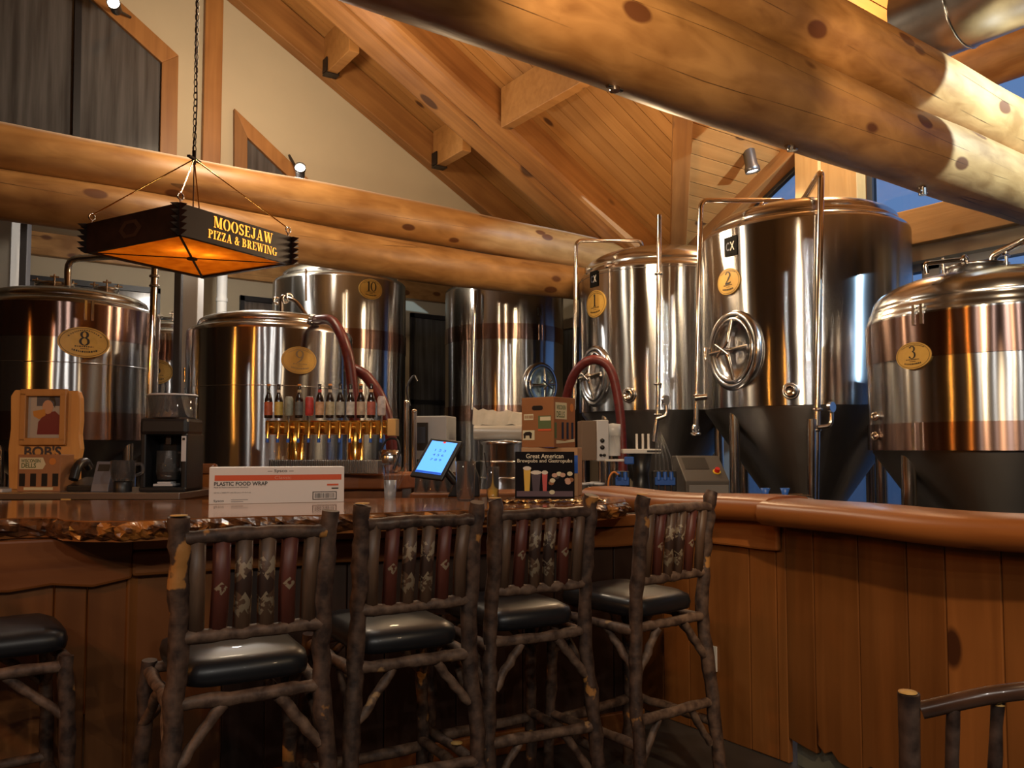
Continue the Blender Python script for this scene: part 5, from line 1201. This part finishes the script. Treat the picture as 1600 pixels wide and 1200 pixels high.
# ------------------------------------------------------------------ brewing gear on the steel bench
GZ = 1.021
def gear(px, Y, w): X = (px - 800) / F * Y; return B(X, Y, GZ)
mc = thing('brew_cabinet', 'pale grey machine with a dark display behind the tablet', 'machine', gear(671, 5.55, 0), YAW - R(14))
MB().box((0, .1, .27), (.25, .22, .54)).obj('cabinet_body', plain('grey_enamel', (.36, .37, .38), .5), mc, .008)
MB().box((-.055, -.013, .40), (.10, .008, .19)).obj('display', INK, mc, .003); MB().box((-.055, -.018, .41), (.065, .004, .11)).obj('display_glass', plain('dim_screen', (.05, .06, .08), .2), mc); MB().box((-.08, -.013, .23), (.035, .008, .03)).obj('switch', BLACK, mc, .002)
kg = thing('steel_pot', 'round steel pot under the plastic roll', 'pot', gear(785, 5.62, 0), YAW)
MB().lathe([(.14, 0), (.152, .02), (.152, .34), (.158, .345), (.158, .365), (.15, .37), (.001, .372)], 32).obj('pot_body', STEEL_DOME, kg)
for z in (.12, .23): MB().torus(.153, .005, None, (0, 0, z), seg=32, k=6).obj('rib', STEEL_PIPE, kg)
rl = thing('bag_roll', 'roll of clear film with a loose paper bag on the steel pot', 'roll', gear(778, 5.62, 0) + Vector((0, 0, .375)), YAW - R(5))
MB().tube([(-.16, -.03, .055), (.17, -.03, .055)], .055, 20).obj('film_roll', plain('hazy_film', (.42, .40, .36), .25, spec=.8), rl)
bp_ = MB(); N1 = 10; r3 = random.Random(2)
bp_.add([(-.17 + .34 * i / N1, -.06 + .05 * j, .10 + (.12 if j else 0) + r3.uniform(-.012, .012) - .03 * (i / N1) * j) for i in range(N1 + 1) for j in (0, 1)] + [(-.17 + .34 * i / N1, .04 + .05 * j, .10 + (.12 if j else 0) * .8) for i in range(N1 + 1) for j in (0, 1)],
    [(2 * i, 2 * i + 2, 2 * i + 3, 2 * i + 1) for i in range(N1)] + [(22 + 2 * i, 22 + 2 * i + 2, 22 + 2 * i + 3, 22 + 2 * i + 1) for i in range(N1)] + [(2 * i + 1, 2 * i + 3, 22 + 2 * i + 3, 22 + 2 * i + 1) for i in range(N1)] + [(0, 1, 23, 22), (20, 21, 43, 42)])
bp_.obj('paper_bag', plain('waxed_paper', (.46, .43, .37), .6, var=.15, scale=12), rl)
sp_ = thing('chrome_spigot', 'upright chrome water pipes beside the grey machine', 'pipe', gear(640, 5.35, 0), YAW)
for x, h in ((-.02, .62), (.03, .56)): MB().tube([(x, 0, 0), (x, 0, h)], .018, 10).ball((x, 0, h), .02).obj('riser', STEEL_PIPE, sp_)
MB().tube(spline([(0, 0, .6), (-.02, .02, .72), (.02, .04, .80), (.05, 0, .76)], 5), .008, 6).obj('thin_hose', BLACK, sp_)
cx = thing('pump_controller', 'brown and white control box with round knobs behind the book', 'machine', gear(934, 5.35, 0), YAW + R(8))
MB().box((-.06, .06, .37), (.10, .12, .26)).obj('brown_side', plain('brown_enamel', (.16, .10, .06), .5), cx, .004); fp = MB().box((.03, .05, .37), (.08, .13, .27)).obj('white_front', LIGHTGREY, cx, .005)
for x, z, r in ((.025, .37, .015), (.025, .325, .015), (.015, .275, .010), (.038, .275, .010)): MB().lathe([(r, 0), (r * .8, .02), (.001, .021)], 14, (x, -.0155, z), True, Matrix.Rotation(R(90), 3, 'X')).obj('knob', BLACK, fp)
MB().lathe([(.05, .27), (.05, .40), (.052, .40), (.052, .48), (.001, .485)], 24, (.115, .05, 0)).obj('clear_canister', plain('milky_canister', (.60, .62, .63), .3), cx)
for i in range(7): MB().tube([(.085 + i * .010, .0 + abs(i - 3) * .004, .28), (.085 + i * .010, abs(i - 3) * .004, .40)], .002, 5).obj('canister_rib', LIGHTGREY, cx)
MB().box((.12, .04, .24), (.16, .14, .014)).obj('shelf_plate', WHITECARD, cx, .003); MB().tube([(-.08, .06, 0), (-.08, .06, .25)], .012, 8).tube([(.03, .06, 0), (.03, .06, .25)], .012, 8).tube([(.13, .06, 0), (.13, .06, .24)], .022, 10).obj('stand_legs', STEEL_PIPE, cx)
ro = thing('router', 'white router with three upright antennas on a black stand', 'router', gear(1003, 5.3, 0), YAW)
MB().box((0, .05, .30), (.245, .12, .03)).obj('router_case', WHITECARD, ro, .005); MB().box((.075, -.0115, .30), (.09, .003, .012)).obj('dark_port_strip', BLACK, ro)
for x in (-.025, .015, .052): MB().tube([(x, .06, .315), (x, .06, .415)], .008, 8).obj('antenna', WHITECARD, ro)
MB().lathe([(.10, 0), (.06, .02), (.05, .15), (.075, .284), (.001, .284)], 14, (0, .06, 0)).obj('black_stand', BLACK, ro)
MB().box((-.085, .0, .24), (.06, .05, .05)).obj('blue_clip', BLUEP, ro, .008)
def clamp_set(label, px, Y, n, w):
    c_ = thing('blue_clamp_rack', label, 'clamp rack', gear(px, Y, 0), YAW)
    MB().box((0, .05, .11), (w, .06, .13)).obj('black_block', BLACK, c_, .006)
    MB().box((0, .012, .11), (w * .85, .016, .05)).obj('blue_bar', BLUEP, c_, .003)
    for i in range(n):
        x = (-.5 + (i + .5) / n) * w * .8
        MB().tube([(x, .012, .12), (x, .012, .17)], [.017, .012], 8).obj('blue_clamp', BLUEP, c_); MB().tube([(x, .012, 0), (x, .012, .10)], .006, 6).obj('steel_pin', STEEL_PIPE, c_)
    return c_
c_ = clamp_set('blue clamp rack holding thin clear tubes below the pressure gauge', 1039, 5.17, 3, .15)
for i in range(5):
    x = -.055 + i * .027; MB().tube(spline([(x, .03, .16), (x * .9 - .005, .03, .25), (x * .5 - .02, .05, .36), (-.03, .07, .44)], 5), .005, 7).obj('clear_tube', CLEAR, c_)
clamp_set('small blue clamp rack standing left of the router stand', 972, 5.15, 2, .10)
jr_ = [(912, 5.2), (924, 5.28), (936, 5.2), (930, 5.36)]
for i, (px, Y) in enumerate(jr_):
    j = glass('glass_jar', 'little clear jar in the cluster right of the book', 'jar', gear(px, Y, 0), .032, .032, .085, None, 'clear jars beside the book'); MB().lathe([(.03, .085), (.034, .086), (.034, .10), (.001, .10)], 18).obj('jar_lid', LIGHTGREY, j)
cb_ = thing('wire_coil', 'orange wire loop between the jars and the blue clamps', 'cable', gear(958, 5.1, 0), YAW); MB().tube(spline([(-.03, 0, .0), (-.03, 0, .12), (0, 0, .17), (.035, 0, .15)], 5), .006, 7).obj('wire', ORANGEPRINT, cb_); MB().ball((.035, 0, .15), .01).obj('plug', BLACK, cb_)
cs = thing('control_console', 'dark sloping control console with a red stop button', 'console', gear(1090, 5.35, 0), YAW + R(6))
MB().prism([(-.14, 0), (.16, 0), (.16, .27), (.06, .27), (-.14, .11)], lambda y, z, t_: (t_, y, z), -.13, .16).obj('console_body', plain('dark_grey_enamel', (.085, .075, .065), .45), cs, .006)
sl = lambda x, k, o: Vector((x, -.14 + .20 * k - .62 * o, .11 + .16 * k + .78 * o))
MB().add([sl(-.10, .45, .002), sl(.06, .45, .002), sl(.06, .92, .002), sl(-.10, .92, .002)], [(0, 1, 2, 3)]).obj('console_screen', INK, cs)
MB().tube([sl(.10, .35, .0), sl(.10, .35, .006)], .026, 14).obj('yellow_ring', plain('yellow_plastic', (.7, .45, .03), .5), cs); MB().tube([sl(.10, .35, .006), sl(.10, .35, .03)], [.018, .016], 12).obj('stop_button', plain('red_plastic', (.55, .02, .015), .4), cs)
MB().box((.02, -.144, .05), (.26, .006, .07)).obj('front_panel', plain('grey_panel', (.20, .19, .18), .5), cs, .002)
wr = thing('wire_rack', 'low wire rack with blue cups just behind the half wall cap', 'rack', B(1.41, 4.35, WH - .05), YAW)
# (stands on a narrow steel shelf just behind the half wall)
MB().box((0, 0, -.012), (.34, .16, .02)).obj('shelf', plain('shelf_steel', (.3, .3, .3), .4, 1.0), wr, .002)
for x in (-.14, .14): MB().tube([(x, .03, -WH + .05), (x, .03, -.02)], .014, 8).obj('shelf_leg', STEEL_PIPE, wr)
MB().tube([(-.16, -.06, .012), (.16, -.06, .012)], .003, 6).tube([(-.16, .06, .012), (.16, .06, .012)], .003, 6).obj('wire_rail', STEEL_PIPE, wr)
for x in (-.06, .045): 
    q = thing('blue_cup', 'left of the two little blue cups behind the half wall' if x < 0 else 'right of the two little blue cups behind the half wall', 'cup', wr.location + Matrix.Rotation(YAW, 3, 'Z') @ Vector((x, 0, -.001)), 0, 'blue cups'); MB().lathe([(.02, 0), (.016, .02), (.026, .05), (.023, .05), (.013, .02), (.001, .012)], 14).obj('cup_wall', BLUEP, q); MB().lathe([(.021, 0), (.021, .004)], 12).obj('cup_foot', BLUEP, q)

# ------------------------------------------------------------------ hoses, posts and conduits
def hose(label, pts, r=.036, name='rubber_hose'):
    p = [at(*q) for q in pts]; c = Vector((p[0].x, p[0].y, 0))
    h = thing(name, label, 'hose', c, 0, 'dark red rubber hoses')
    MB().tube([q - c for q in spline(p, 7)], r, 12).obj('hose_tube', HOSE, h)
    for k in (0, -1):
        a = p[k] - c; d_ = (p[1] - p[0] if k == 0 else p[-1] - p[-2]).normalized()
        MB().tube([a - d_ * .03, a + d_ * .03], r * 1.12, 12).obj('hose_coupling', STEEL_PIPE, h)
hose('dark red hose arching down beside the tank behind the taps', [(492, 500, 5.75), (520, 503, 5.55), (541, 545, 5.42), (550, 600, 5.40), (554, 660, 5.4), (553, 760, 5.42), (550, 850, 5.45)])
hose('dark red hose loop right of the tap handles', [(548, 575, 5.55), (572, 588, 5.5), (596, 625, 5.45), (610, 680, 5.42), (614, 760, 5.42), (612, 850, 5.42)], .038)
hose('dark red hose looped over the hatch of the tank numbered 1', [(880, 640, 6.55), (897, 585, 6.4), (925, 562, 6.3), (952, 575, 6.28), (966, 625, 6.28), (972, 690, 6.28), (974, 780, 6.28)], .036)
def upright(label, px, Y, w, z1, mat, name, cat, d=None):
    c = at(px, 600, Y); u = thing(name, label, cat, (c.x, c.y, 0), YAW)
    MB().box((0, 0, z1 / 2), (w, d or w, z1)).obj('shaft', mat, u, .006); MB().box((0, 0, .01), (w + .05, (d or w) + .05, .02)).obj('foot_plate', mat, u, .003)
upright('white square column between the tanks numbered 6 and 9', 298, 6.95, .14, 3.55, WHITEP, 'white_column', 'column')
upright('white square column at the far left above tank 8', 4, 7.15, .20, 3.55, WHITEP, 'white_column', 'column')
upright('dark grey strut beside the far left white column', 33, 7.0, .065, 3.55, plain('dark_grey_strut', (.12, .12, .14), .5), 'steel_strut', 'strut')
upright('dark leaning conduit strip left of the white column', 276, 6.6, .055, 3.55, plain('dark_grey_conduit', (.07, .065, .065), .5), 'steel_strut', 'strut')
c = at(344, 600, 8.6); u = thing('white_pipe', 'white round pipe on the far wall beside the white column', 'pipe', (c.x, c.y, 0), 0); MB().tube([(0, 0, 0), (0, 0, 3.58)], .055, 16).obj('pipe_run', WHITEP, u)
for z in (1.6, 2.9, 3.3): MB().lathe([(.062, z), (.062, z + .04)], 16).obj('coupling', WHITEP, u)
